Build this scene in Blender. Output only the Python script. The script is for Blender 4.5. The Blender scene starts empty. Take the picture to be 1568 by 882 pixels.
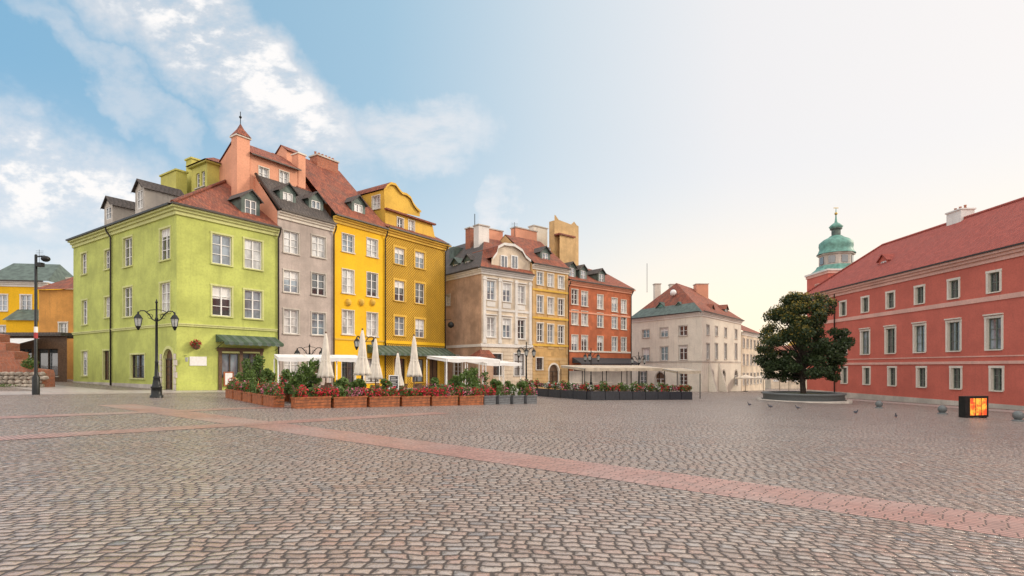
import bpy, math, random
import numpy as np
from mathutils import Vector
random.seed(7); rng=np.random.default_rng(5)
scene=bpy.context.scene
R=math.radians
# ---- camera station: eye 1.69 m above the square, bearings and heights come from view pixels
EYE=1.69; FPX=820.0; CX=784.0; HY=562.0
def gz(x,y):
    return -(0.027*max(-60,min(60,x))+0.0144*max(-20,min(110,y)))

# ================= material helpers =================
def newmat(name):
    m=bpy.data.materials.new(name); m.use_nodes=True
    nt=m.node_tree; return m,nt,nt.nodes['Principled BSDF']
def setin(nt,s,v):
    if hasattr(v,'is_output'): nt.links.new(v,s)
    elif isinstance(v,(tuple,list)):
        s.default_value=tuple(v)+(1,) if (len(v)==3 and len(s.default_value)==4) else tuple(v)
    else: s.default_value=v
def M(nt,op,a,b=None,c=None,clamp=False):
    n=nt.nodes.new('ShaderNodeMath'); n.operation=op; n.use_clamp=clamp
    setin(nt,n.inputs[0],a)
    if b is not None: setin(nt,n.inputs[1],b)
    if c is not None: setin(nt,n.inputs[2],c)
    return n.outputs[0]
def NOISE(nt,vec,scale,detail=4,rough=.55,col=False):
    n=nt.nodes.new('ShaderNodeTexNoise'); n.inputs['Scale'].default_value=scale
    n.inputs['Detail'].default_value=detail; n.inputs['Roughness'].default_value=rough
    nt.links.new(vec,n.inputs['Vector']); return n.outputs['Color' if col else 'Fac']
def MIX(nt,f,a,b,blend='MIX'):
    n=nt.nodes.new('ShaderNodeMix'); n.data_type='RGBA'; n.blend_type=blend
    setin(nt,n.inputs[0],f); setin(nt,n.inputs[6],a); setin(nt,n.inputs[7],b); return n.outputs[2]
def MR(nt,v,a,b,c=0,d=1,smooth=True):
    n=nt.nodes.new('ShaderNodeMapRange'); n.interpolation_type='SMOOTHSTEP' if smooth else 'LINEAR'
    setin(nt,n.inputs[0],v)
    for i,x in enumerate((a,b,c,d)): n.inputs[i+1].default_value=x
    return n.outputs[0]
def MAP(nt,vec,scale=(1,1,1),rot=(0,0,0)):
    n=nt.nodes.new('ShaderNodeMapping'); n.inputs['Scale'].default_value=scale; n.inputs['Rotation'].default_value=rot
    nt.links.new(vec,n.inputs['Vector']); return n.outputs[0]
def BUMP(nt,bs,h,strength=.5,dist=.02):
    n=nt.nodes.new('ShaderNodeBump'); n.inputs['Strength'].default_value=strength; n.inputs['Distance'].default_value=dist
    nt.links.new(h,n.inputs['Height']); nt.links.new(n.outputs[0],bs.inputs['Normal'])
def TC(nt,k='UV'): return nt.nodes.new('ShaderNodeTexCoord').outputs[k]
def RAMP(nt,f,cols):
    n=nt.nodes.new('ShaderNodeValToRGB'); el=n.color_ramp.elements
    while len(el)<len(cols): el.new(.5)
    for i,(p,c) in enumerate(cols): el[i].position=p; el[i].color=tuple(c)+(1,)
    nt.links.new(f,n.inputs[0]); return n.outputs[0]
def XYZ(nt,v):
    n=nt.nodes.new('ShaderNodeSeparateXYZ'); nt.links.new(v,n.inputs[0]); return n.outputs
def COMB(nt,x,y,z=0.0):
    n=nt.nodes.new('ShaderNodeCombineXYZ'); setin(nt,n.inputs[0],x); setin(nt,n.inputs[1],y); setin(nt,n.inputs[2],z); return n.outputs[0]
def cells(nt,x,y,w,h,sm=.02):
    yy=M(nt,'DIVIDE',y,h); row=M(nt,'FLOOR',yy); fy=M(nt,'FRACT',yy)
    wn=nt.nodes.new('ShaderNodeTexWhiteNoise'); wn.noise_dimensions='1D'; nt.links.new(row,wn.inputs['W'])
    xx=M(nt,'ADD',M(nt,'DIVIDE',x,w),M(nt,'MULTIPLY',wn.outputs['Value'],7.3)); col=M(nt,'FLOOR',xx); fx=M(nt,'FRACT',xx)
    w2=nt.nodes.new('ShaderNodeTexWhiteNoise'); w2.noise_dimensions='2D'; nt.links.new(COMB(nt,col,row),w2.inputs['Vector'])
    ex=M(nt,'MULTIPLY',M(nt,'MINIMUM',fx,M(nt,'SUBTRACT',1.0,fx)),w)
    ey=M(nt,'MULTIPLY',M(nt,'MINIMUM',fy,M(nt,'SUBTRACT',1.0,fy)),h)
    return w2.outputs['Value'],M(nt,'SMOOTH_MIN',ex,ey,sm),fx,fy
def sc(c,k): return tuple(min(1,x*k) for x in c)

def stucco(name,col,var=.25,rough=.85,pattern=None,streak=.45):
    m,nt,bs=newmat(name); uv=TC(nt)
    n1=NOISE(nt,uv,.45,5,.62); n2=NOISE(nt,MAP(nt,uv,(2.2,.22,1)),1.3,4,.65); n3=NOISE(nt,uv,7,4,.65)
    c=MIX(nt,MR(nt,n1,.3,.7),sc(col,1-var),sc(col,1+var*.4))
    c=MIX(nt,M(nt,'MULTIPLY',MR(nt,n2,.5,.75),streak),c,(col[0]*.48+.02,col[1]*.48+.02,col[2]*.48+.02))
    c=MIX(nt,M(nt,'MULTIPLY',MR(nt,n3,.42,.7),.3),c,sc(col,.55))
    h=n3
    if pattern=='sgraffito':
        o=XYZ(nt,uv); s=.55
        a=M(nt,'MULTIPLY',M(nt,'ADD',o[0],o[1]),2*math.pi/s); b=M(nt,'MULTIPLY',M(nt,'SUBTRACT',o[0],o[1]),2*math.pi/s)
        pz=M(nt,'MULTIPLY',M(nt,'COSINE',a),M(nt,'COSINE',b))
        k=MR(nt,M(nt,'ABSOLUTE',pz),.2,.45)
        c=MIX(nt,k,sc(col,.33),c); h=M(nt,'ADD',M(nt,'MULTIPLY',k,2.0),h)
    if pattern=='panel':
        o=XYZ(nt,uv); rv,e,fx,fy=cells(nt,o[0],o[1],.5,.5,.01)
        c=MIX(nt,M(nt,'MULTIPLY',rv,.45),c,sc(col,.45))
    nt.links.new(c,bs.inputs['Base Color']); bs.inputs['Roughness'].default_value=rough
    BUMP(nt,bs,h,.35,.015); return m
def tiles(name,c1,c2,w=.22,h=.34,moss=(.13,.085,.06)):
    m,nt,bs=newmat(name); uv=TC(nt); o=XYZ(nt,uv)
    rv,e,fx,fy=cells(nt,o[0],o[1],w,h,.01)
    c=MIX(nt,rv,c1,c2); n1=NOISE(nt,uv,.5,5,.65)
    c=MIX(nt,M(nt,'MULTIPLY',MR(nt,n1,.42,.75),.6),c,moss)
    c=MIX(nt,MR(nt,e,.0,.025,.75,0),c,sc(c1,.3))
    nt.links.new(c,bs.inputs['Base Color']); bs.inputs['Roughness'].default_value=.75
    arch=M(nt,'SINE',M(nt,'MULTIPLY',fx,math.pi)); hh=M(nt,'ADD',arch,M(nt,'MULTIPLY',M(nt,'SUBTRACT',1.0,fy),.8))
    BUMP(nt,bs,hh,.9,.06); return m
def bricks(name,c1,c2,mort,w=.27,h=.085):
    m,nt,bs=newmat(name); uv=TC(nt); o=XYZ(nt,uv)
    rv,e,fx,fy=cells(nt,o[0],o[1],w,h,.004); c=MIX(nt,rv,c1,c2)
    k=MR(nt,e,.004,.012); c=MIX(nt,k,mort,c); n1=NOISE(nt,uv,1.2,4)
    c=MIX(nt,M(nt,'MULTIPLY',MR(nt,n1,.4,.8),.4),c,(.16,.09,.07))
    nt.links.new(c,bs.inputs['Base Color']); bs.inputs['Roughness'].default_value=.9; BUMP(nt,bs,k,.6,.015); return m
def simple(name,col,rough=.6,metal=0,var=.25,scale=6,bump=0.1):
    m,nt,bs=newmat(name); v=TC(nt,'Object'); n=NOISE(nt,v,scale,4)
    c=MIX(nt,MR(nt,n,.3,.7),sc(col,1-var),sc(col,1+var*.5)); nt.links.new(c,bs.inputs['Base Color'])
    bs.inputs['Roughness'].default_value=rough; bs.inputs['Metallic'].default_value=metal
    return m
def leafmat(name,c1,c2,sub=.15):
    m,nt,bs=newmat(name); g=nt.nodes.new('ShaderNodeNewGeometry')
    c=MIX(nt,g.outputs['Random Per Island'],c1,c2); nt.links.new(c,bs.inputs['Base Color'])
    bs.inputs['Roughness'].default_value=.55
    tr=nt.nodes.new('ShaderNodeBsdfTranslucent'); nt.links.new(c,tr.inputs[0])
    mx=nt.nodes.new('ShaderNodeMixShader'); mx.inputs[0].default_value=sub*1.6
    nt.links.new(bs.outputs[0],mx.inputs[1]); nt.links.new(tr.outputs[0],mx.inputs[2])
    nt.links.new(mx.outputs[0],nt.nodes['Material Output'].inputs[0]); return m
def glassmat(name,col,kind=0):
    m,nt,bs=newmat(name); uv=TC(nt); o=XYZ(nt,uv)
    n=NOISE(nt,MAP(nt,uv,(1,.6,1)),1.1,3)
    c=MIX(nt,MR(nt,n,.35,.65),sc(col,.5),sc(col,1.3))
    if kind:
        f=M(nt,'SINE',M(nt,'MULTIPLY',o[0],55.0)); c=MIX(nt,MR(nt,f,-1,1,0,.35),c,sc(col,.5))
    nt.links.new(c,bs.inputs['Base Color']); bs.inputs['Roughness'].default_value=.04 if not kind else .2
    bs.inputs['IOR'].default_value=2.1; bs.inputs['Coat Weight'].default_value=.8; bs.inputs['Coat Roughness'].default_value=.02
    BUMP(nt,bs,NOISE(nt,uv,2.5,2),.06,.02); return m

green=stucco('green_render',(.52,.575,.145),streak=.35); green_l=stucco('green_trim',(.62,.64,.27),.12)
grey=stucco('grey_render',(.51,.43,.38)); yellow=stucco('yellow_render',(.92,.53,.01),.12,streak=.15)
ochre=stucco('ochre_sgraffito_render',(.74,.42,.03),.2,pattern='sgraffito'); ochre_p=stucco('ochre_plain_render',(.76,.47,.07),.2)
cream_t=stucco('cream_trim',(.76,.70,.60),.12); white_t=stucco('white_trim',(.78,.75,.70),.15,streak=.3)
pink=stucco('salmon_render',(.78,.37,.23),.15,streak=.25); limey=stucco('lime_penthouse_render',(.60,.56,.14),.2)
creamp=stucco('cream_plain_render',(.74,.62,.47),.3,streak=.55); tanp=stucco('tan_plain_render',(.66,.44,.20),.3)
tanw=stucco('tan_render',(.70,.43,.16),.25,pattern='panel'); brownw=stucco('brown_side_render',(.56,.37,.25),.4,streak=.6)
redw=stucco('red_render',(.56,.155,.06),.25,pattern='panel'); whitew=stucco('white_render',(.80,.75,.64),.12)
castlew=stucco('castle_red_render',(.60,.15,.105),.14,streak=.25); castlet=stucco('castle_stone_trim',(.74,.44,.36),.15)
stone=stucco('pale_stone',(.58,.53,.46),.3)
rooft=tiles('red_roof_tiles',(.38,.105,.05),(.18,.05,.03)); roofc=tiles('castle_roof_tiles',(.48,.105,.075),(.35,.07,.05),moss=(.33,.085,.065))
slate=tiles('dark_slate_roof',(.07,.06,.055),(.11,.09,.08),.3,.3,moss=(.06,.05,.045))
copper=simple('green_copper',(.14,.33,.27),.55,0,.35,2); copperd=simple('dark_copper',(.10,.14,.12),.6,0,.35,2)
brick=bricks('red_brick',(.50,.15,.07),(.34,.10,.05),(.36,.29,.23))
rubble=simple('rubble_stone',(.42,.36,.29),.9,0,.5,4)
frame_w=simple('white_window_frame',(.82,.81,.78),.5,0,.08); frame_b=simple('dark_window_frame',(.07,.045,.03),.5); frame_g=simple('green_grey_window_frame',(.16,.19,.15),.5)
wood=simple('oak_door_wood',(.13,.07,.035),.55,0,.4,8); woodp=simple('orange_planter_wood',(.38,.12,.04),.6,0,.4,7)
iron=simple('black_iron',(.02,.022,.022),.4,.5); gutter=simple('dark_gutter_metal',(.06,.05,.045),.45,.5)
glassd=glassmat('window_glass_dark',(.05,.06,.065)); glassc=glassmat('window_glass_curtain',(.62,.62,.60),1); glassb=glassmat('window_glass_painted_sky',(.22,.27,.31))  # the sky pane has a sky reflection painted into its blue-grey base
canvas=simple('cream_canvas',(.78,.72,.62),.85,0,.15,3); canvasw=simple('white_canvas',(.78,.77,.75),.85,0,.1,2); canvasb=simple('beige_canvas',(.50,.42,.32),.85,0,.25,2)
awng=simple('dark_green_awning',(.06,.10,.06),.8); awnd=simple('charcoal_awning',(.05,.05,.055),.8)
lampglass=simple('frosted_lantern_glass',(.45,.47,.45),.15); greyp=simple('grey_planter',(.16,.17,.18),.6); blackp=simple('black_fence_panel',(.03,.035,.045),.55)
wicker=simple('brown_wicker',(.13,.065,.035),.7,0,.4,30); tablem=simple('table_top',(.35,.27,.2),.4)
leafg=leafmat('green_leaves',(.05,.10,.02),(.15,.23,.05)); leaft=leafmat('tree_leaves',(.016,.036,.012),(.055,.085,.025)); leafy=leafmat('painted_sun_tree_leaves',(.13,.12,.025),(.42,.32,.07),.3)  # the golden leaf set has sunlight painted into its colour
flr=leafmat('red_flowers',(.66,.02,.03),(.55,.04,.09)); flp=leafmat('pink_flowers',(.7,.16,.28),(.65,.25,.35)); flw=leafmat('white_flowers',(.7,.6,.6),(.7,.7,.65))
bark=simple('tree_bark',(.06,.045,.035),.9,0,.4,8,.6); darkc=simple('dark_cloth',(.04,.04,.05),.8); redc=simple('red_paint',(.4,.05,.05),.8)
pigeonm=simple('pigeon_feathers',(.10,.10,.12),.6,0,.5,40)
bollm=simple('grey_granite',(.15,.165,.165),.6,0,.3,20)

# ================= geometry helpers =================
class Frame:
    def __init__(s,x,y,ux,uy,side=1):
        l=math.hypot(ux,uy); s.x,s.y=x,y; s.ux,s.uy=ux/l,uy/l; s.vx,s.vy=-s.uy*side,s.ux*side
    def P(s,u,v,z): return (s.x+s.ux*u+s.vx*v, s.y+s.uy*u+s.vy*v, z)
    def u(s,px,v=0):
        t=(px-CX)/FPX; X=s.x+s.vx*v; Y=s.y+s.vy*v; return (t*Y-X)/(s.ux-t*s.uy)
    def z(s,px,py,v=0):
        u=s.u(px,v); return EYE+(HY-py)*(s.y+s.vy*v+s.uy*u)/FPX
ID=Frame(0,0,1,0)
class B:
    def __init__(s,name,x=0,y=0,z=0):
        s.name=name; s.o=Vector((x,y,z)); s.p={}
    def part(s,m):
        if m.name not in s.p: s.p[m.name]=(m,[],[],[])
        return s.p[m.name]
    def face(s,m,pts,smooth=False):
        _,V,F,S=s.part(m); n=len(V); V.extend(pts); F.append(tuple(range(n,n+len(pts)))); S.append(smooth)
    def poly(s,m,F,pts): s.face(m,[F.P(*p) for p in pts])
    def box(s,m,F,u0,u1,v0,v1,z0,z1):
        _,V,Fc,S=s.part(m); n=len(V)
        V.extend([F.P(u,v,z) for z in (z0,z1) for (u,v) in ((u0,v0),(u1,v0),(u1,v1),(u0,v1))])
        for f in ((0,3,2,1),(4,5,6,7),(0,1,5,4),(1,2,6,5),(2,3,7,6),(3,0,4,7)): Fc.append(tuple(n+i for i in f)); S.append(False)
    def lathe(s,m,c,prof,n=12,fn=None,smooth=True,rot=0):
        _,V,Fc,S=s.part(m); b=len(V)
        for i,(r,z) in enumerate(prof):
            for j in range(n):
                a=2*math.pi*j/n+rot; rr=r*(fn(a,i/(len(prof)-1)) if fn else 1)
                V.append((c[0]+rr*math.cos(a),c[1]+rr*math.sin(a),c[2]+z))
        for i in range(len(prof)-1):
            for j in range(n):
                k=(j+1)%n; Fc.append((b+i*n+j,b+i*n+k,b+(i+1)*n+k,b+(i+1)*n+j)); S.append(smooth)
    def tube(s,m,pts,r,n=6):
        _,V,Fc,S=s.part(m); b=len(V); rs=r if isinstance(r,(list,tuple)) else [r]*len(pts)
        P=[Vector(p) for p in pts]
        for i,p in enumerate(P):
            d=(P[min(i+1,len(P)-1)]-P[max(i-1,0)]).normalized()
            a=d.cross(Vector((0,0,1)) if abs(d.z)<.9 else Vector((1,0,0))).normalized(); c=d.cross(a)
            for j in range(n):
                t=2*math.pi*j/n; V.append(tuple(p+(a*math.cos(t)+c*math.sin(t))*rs[i]))
        for i in range(len(P)-1):
            for j in range(n):
                k=(j+1)%n; Fc.append((b+i*n+j,b+i*n+k,b+(i+1)*n+k,b+(i+1)*n+j)); S.append(True)
        Fc.append(tuple(b+j for j in range(n))); S.append(False); Fc.append(tuple(b+(len(P)-1)*n+j for j in range(n))); S.append(False)
    def ball(s,m,c,r,n=10,k=6,smooth=True,jit=0):
        rx,ry,rz=r if isinstance(r,(tuple,list)) else (r,r,r)
        _,V,Fc,S=s.part(m); b=len(V)
        for i in range(k+1):
            a=math.pi*i/k-math.pi/2
            for j in range(n):
                t=2*math.pi*j/n; q=1+random.uniform(-jit,jit); V.append((c[0]+q*rx*math.cos(a)*math.cos(t),c[1]+q*ry*math.cos(a)*math.sin(t),c[2]+q*rz*math.sin(a)))
        for i in range(k):
            for j in range(n):
                q=(j+1)%n; Fc.append((b+i*n+j,b+i*n+q,b+(i+1)*n+q,b+(i+1)*n+j)); S.append(smooth)
    def leaves(s,m,c,rad,n,size):
        _,V,Fc,S=s.part(m); d=rng.normal(size=(n,3)); d/=np.linalg.norm(d,axis=1)[:,None]
        q=np.array(c)+d*(rng.random((n,1))**.45)*np.array(rad)
        a=rng.normal(size=(n,3)); a/=np.linalg.norm(a,axis=1)[:,None]; e=np.cross(a,rng.normal(size=(n,3))); e/=np.linalg.norm(e,axis=1)[:,None]
        sz=size*(.6+.8*rng.random((n,1))); b=len(V)
        q0=q-a*sz*.6; q1=q+e*sz*.32; q2=q+a*sz*.6; q3=q-e*sz*.32
        V.extend(map(tuple,np.stack([q0,q1,q2,q3],1).reshape(-1,3).tolist()))
        for i in range(n): Fc.append((b+4*i,b+4*i+1,b+4*i+2,b+4*i+3)); S.append(False)
    def _mesh(s,name,items):
        V=[];F=[];S=[];MI=[];mats=[]
        for mi,(m,v,f,sm) in enumerate(items):
            n=len(V); V+=v; F+=[tuple(i+n for i in x) for x in f]; S+=sm; MI+=[mi]*len(f); mats.append(m)
        Va=np.array(V,dtype=float)-np.array(s.o); me=bpy.data.meshes.new(name); me.from_pydata(Va.tolist(),[],F)
        for m in mats: me.materials.append(m)
        me.polygons.foreach_set('material_index',MI); me.polygons.foreach_set('use_smooth',S)
        if all(('leaves' in m.name or 'flowers' in m.name) for m in mats): me.update(); return me
        uvl=me.uv_layers.new(name='UVMap'); uv=np.zeros((len(me.loops),2)); W=np.array(V,dtype=float); k=0
        for f in F:
            p=W[list(f)]; n=np.cross(p[1]-p[0],p[-1]-p[0]) if len(f)==4 else np.cross(p[1]-p[0],p[2]-p[1])
            L=np.linalg.norm(n)
            if L<1e-12: n=np.array([0,0,1.])
            else: n=n/L
            if n[2]<-.01: n=-n
            if n[2]>.995: t=np.array([1.,0,0])
            else:
                t=np.array([-n[1],n[0],0]); t/=np.linalg.norm(t)+1e-9
            bb=np.cross(n,t)
            if bb[2]<0: bb=-bb
            uv[k:k+len(f),0]=p@t; uv[k:k+len(f),1]=p@bb; k+=len(f)
        uvl.data.foreach_set('uv',uv.ravel()); me.update(); return me
    def finish(s):
        e=bpy.data.objects.new(s.name,None); e.location=s.o; e.empty_display_size=.5; scene.collection.objects.link(e)
        for k,it in s.p.items():
            o=bpy.data.objects.new(k+'_part',s._mesh(s.name+'_'+k,[it])); scene.collection.objects.link(o); o.parent=e
        return e
    def single(s):
        me=s._mesh(s.name,list(s.p.values())); o=bpy.data.objects.new(s.name,me); o.location=s.o; scene.collection.objects.link(o); return o

def W(F,px,pt,pb,w,**k):
    u=F.u(px); d=dict(u=u,w=w,zt=F.z(px,pt),zb=F.z(px,pb)); d.update(k); return d
def window(b,F,w,wall,v=0,trim=None,frame=None,rows=3,depth=.2,sur=.13,sill=True):
    frame=w.get('frame',frame) or frame_w; rows=w.get('rows',rows); u=w['u']; hw=w['w']/2; zb,zt=w['zb'],w['zt']; tr=trim or wall
    a,c=u-hw,u+hw; arch=w.get('arch'); zs=zt-hw if arch else zt; d=depth
    b.poly(tr,F,[(a,v,zb),(a,v+d,zb),(a,v+d,zs),(a,v,zs)]); b.poly(tr,F,[(c,v,zb),(c,v,zs),(c,v+d,zs),(c,v+d,zb)])
    b.poly(tr,F,[(a,v,zb),(c,v,zb),(c,v+d,zb),(a,v+d,zb)])
    pane=w.get('pane')
    if pane is None: pane=random.choice([glassd,glassb,glassb,glassc,glassc])
    if arch:
        n=10; pts=[(u-hw*math.cos(math.pi*i/n),zs+hw*math.sin(math.pi*i/n)) for i in range(n+1)]
        for i in range(n):
            (x0,z0),(x1,z1)=pts[i],pts[i+1]
            b.poly(tr,F,[(x0,v,z0),(x1,v,z1),(x1,v+d,z1),(x0,v+d,z0)])
            b.poly(wall,F,[(x0,v,z0),(x1,v,z1),(x1,v,zt),(x0,v,zt)])
            if sur and trim:
                f=1+sur*1.6/hw; X0,Z0=u+(x0-u)*f,zs+(z0-zs)*f; X1,Z1=u+(x1-u)*f,zs+(z1-zs)*f
                b.poly(trim,F,[(x0,v-.04,z0),(x1,v-.04,z1),(X1,v-.04,Z1),(X0,v-.04,Z0)]); b.poly(trim,F,[(X0,v-.04,Z0),(X1,v-.04,Z1),(X1,v+.01,Z1),(X0,v+.01,Z0)])
        b.poly(pane,F,[(a,v+d-.02,zb)]+[(x,v+d-.02,z) for x,z in pts]+[(c,v+d-.02,zb)])
    else:
        b.poly(tr,F,[(a,v,zt),(a,v+d,zt),(c,v+d,zt),(c,v,zt)])
        b.poly(pane,F,[(a,v+d-.02,zb),(c,v+d-.02,zb),(c,v+d-.02,zt),(a,v+d-.02,zt)])
        if pane in (glassb,glassd) and w['w']>1.05 and random.random()<.45 and frame is frame_w:
            zz=zt-(zt-zb)*random.uniform(.2,.6); b.poly(canvasw,F,[(a,v+d-.025,zz),(c,v+d-.025,zz),(c,v+d-.025,zt),(a,v+d-.025,zt)])
    f=.07; v0,v1=v+d-.09,v+d-.03
    if not w.get('noframe'):
        b.box(frame,F,a,a+f,v0,v1,zb,zs); b.box(frame,F,c-f,c,v0,v1,zb,zs)
        b.box(frame,F,a+f,c-f,v0,v1,zb,zb+f); b.box(frame,F,a+f,c-f,v0,v1,zs-f,zs)
        if w['w']>.75: b.box(frame,F,u-.045,u+.045,v0-.01,v1,zb+f,zs-f)
        for i in range(1,rows):
            z=zb+(zs-zb)*i/rows; b.box(frame,F,a+f,c-f,v0+.005,v1-.003,z-.022,z+.022)
    if w.get('sill',sill):
        b.box(tr if trim else stone,F,a-.12,c+.12,v-.11,v+.012,zb-.09,zb+.004)
    if w.get('apron'):
        b.box(w['apron'],F,a,c,v-.05,v+.011,zb-.75,zb-.2)
    if trim and sur and not w.get('nosur'):
        s_=sur; e=.003
        b.box(trim,F,a-s_,a-e,v-.04,v+.01,zb+.005,zs); b.box(trim,F,c+e,c+s_,v-.04,v+.01,zb+.005,zs)
        if not arch: b.box(trim,F,a-s_-.02,c+s_+.02,v-.055,v+.01,zt+e,zt+s_)
    if w.get('hood'):
        b.box(trim or wall,F,a-.2,c+.2,v-.18,v+.01,zt+.25,zt+.36)
def facade(b,F,u0,u1,z0,z1,wins,wall,v=0,**k):
    us=sorted({u0,u1}|{x for w in wins for x in (w['u']-w['w']/2,w['u']+w['w']/2) if u0<x<u1})
    zs=sorted({z0,z1}|{x for w in wins for x in (w['zb'],w['zt']) if z0<x<z1})
    for i in range(len(us)-1):
        uc=(us[i]+us[i+1])/2; col=[w for w in wins if abs(uc-w['u'])<w['w']/2]; run=None
        for j in range(len(zs)-1):
            zc=(zs[j]+zs[j+1])/2; hole=any(w['zb']<zc<w['zt'] for w in col)
            if hole:
                if run is not None: b.poly(wall,F,[(us[i],v,run),(us[i+1],v,run),(us[i+1],v,zs[j]),(us[i],v,zs[j])]); run=None
            elif run is None: run=zs[j]
        if run is not None: b.poly(wall,F,[(us[i],v,run),(us[i+1],v,run),(us[i+1],v,z1),(us[i],v,z1)])
    for w in wins: window(b,F,w,wall,v,**k)
def rustic(b,F,u0,u1,z0,z1,wins,m,pitch=.42):
    z=z0
    while z+pitch<z1:
        segs=[(u0,u1)]
        for w in wins:
            if w['zb']-.12<z+pitch and w['zt']+.2>z:
                a,c=w['u']-w['w']/2-.22,w['u']+w['w']/2+.22
                segs=[s for (p,q) in segs for s in ((p,min(q,a)),(max(p,c),q)) if s[1]-s[0]>.05]
        for p,q in segs: b.box(m,F,p,q,-.055,.0105,z+.025,z+pitch-.025)
        z+=pitch
def cornice(b,F,u0,u1,z,m,steps=((.12,.25),(.25,.18),(.42,.12)),e0=0,e1=0,gut=True):
    zz=z-sum(h for _,h in steps)
    for pr,h in steps:
        b.box(m,F,u0-(pr if e0 else -.0),u1+(pr if e1 else 0),-pr,.01,zz,zz+h-.002); zz+=h
    if gut:
        p=steps[-1][0]; b.box(gutter,F,u0-(p+.12 if e0 else 0),u1,-p-.14,-p+.02,z+.003,z+.13)
def dormer(b,F,u,v,z,w=1.4,h=1.5,d=2.6,wall=None,roof=None,px=None):
    wall=wall or copperd; roof=roof or slate
    a,c=u-w/2,u+w/2
    facade(b,F,a,c,z-.6,z+h,[dict(u=u,w=w*.62,zb=z+.12,zt=z+h-.15,sill=False,rows=2)],wall,v=v,depth=.12)
    for s_ in (a,c): b.poly(wall,F,[(s_,v,z-.6),(s_,v+d,z-.6),(s_,v+d,z+h),(s_,v,z+h)])
    g=w*.42; o=.22
    b.poly(wall,F,[(a,v,z+h),(c,v,z+h),(u,v,z+h+g)])
    for sx in (-1,1):
        e=u+sx*(w/2+o)
        b.poly(roof,F,[(e,v-o,z+h-.15),(u,v-o,z+h+g+.06),(u,v+d,z+h+g+.06),(e,v+d,z+h-.15)])
        b.poly(roof,F,[(e,v-o,z+h-.28),(u,v-o,z+h+g-.06),(u,v-o,z+h+g+.06),(e,v-o,z+h-.15)])
def chimney(b,F,u0,u1,v0,v1,z0,z1,m,cap=None,pots=0):
    b.box(m,F,u0,u1,v0,v1,z0,z1); b.box(cap or stone,F,u0-.1,u1+.1,v0-.1,v1+.1,z1+.002,z1+.14)
    for i in range(pots):
        c=F.P(u0+(i+.5)*(u1-u0)/pots,(v0+v1)/2,z1+.14); b.lathe(brick,c,[(.13,0),(.1,.25),(.13,.4),(.02,.42)],8)
def pipe(b,F,u,z0,z1,v=-.12): 
    b.tube(gutter,[F.P(u,-.45,z1+.05),F.P(u,-.4,z1-.25),F.P(u,v,z1-.7),F.P(u,v,z0)],.065)
def antenna(b,c,h=1.8):
    x,y,z=c; b.tube(iron,[c,(x,y,z+h)],.025,4)
    for k in range(4): b.tube(iron,[(x-.4,y,z+h-.15-.18*k),(x+.4,y+.1,z+h-.15-.18*k)],.012,4)

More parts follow.
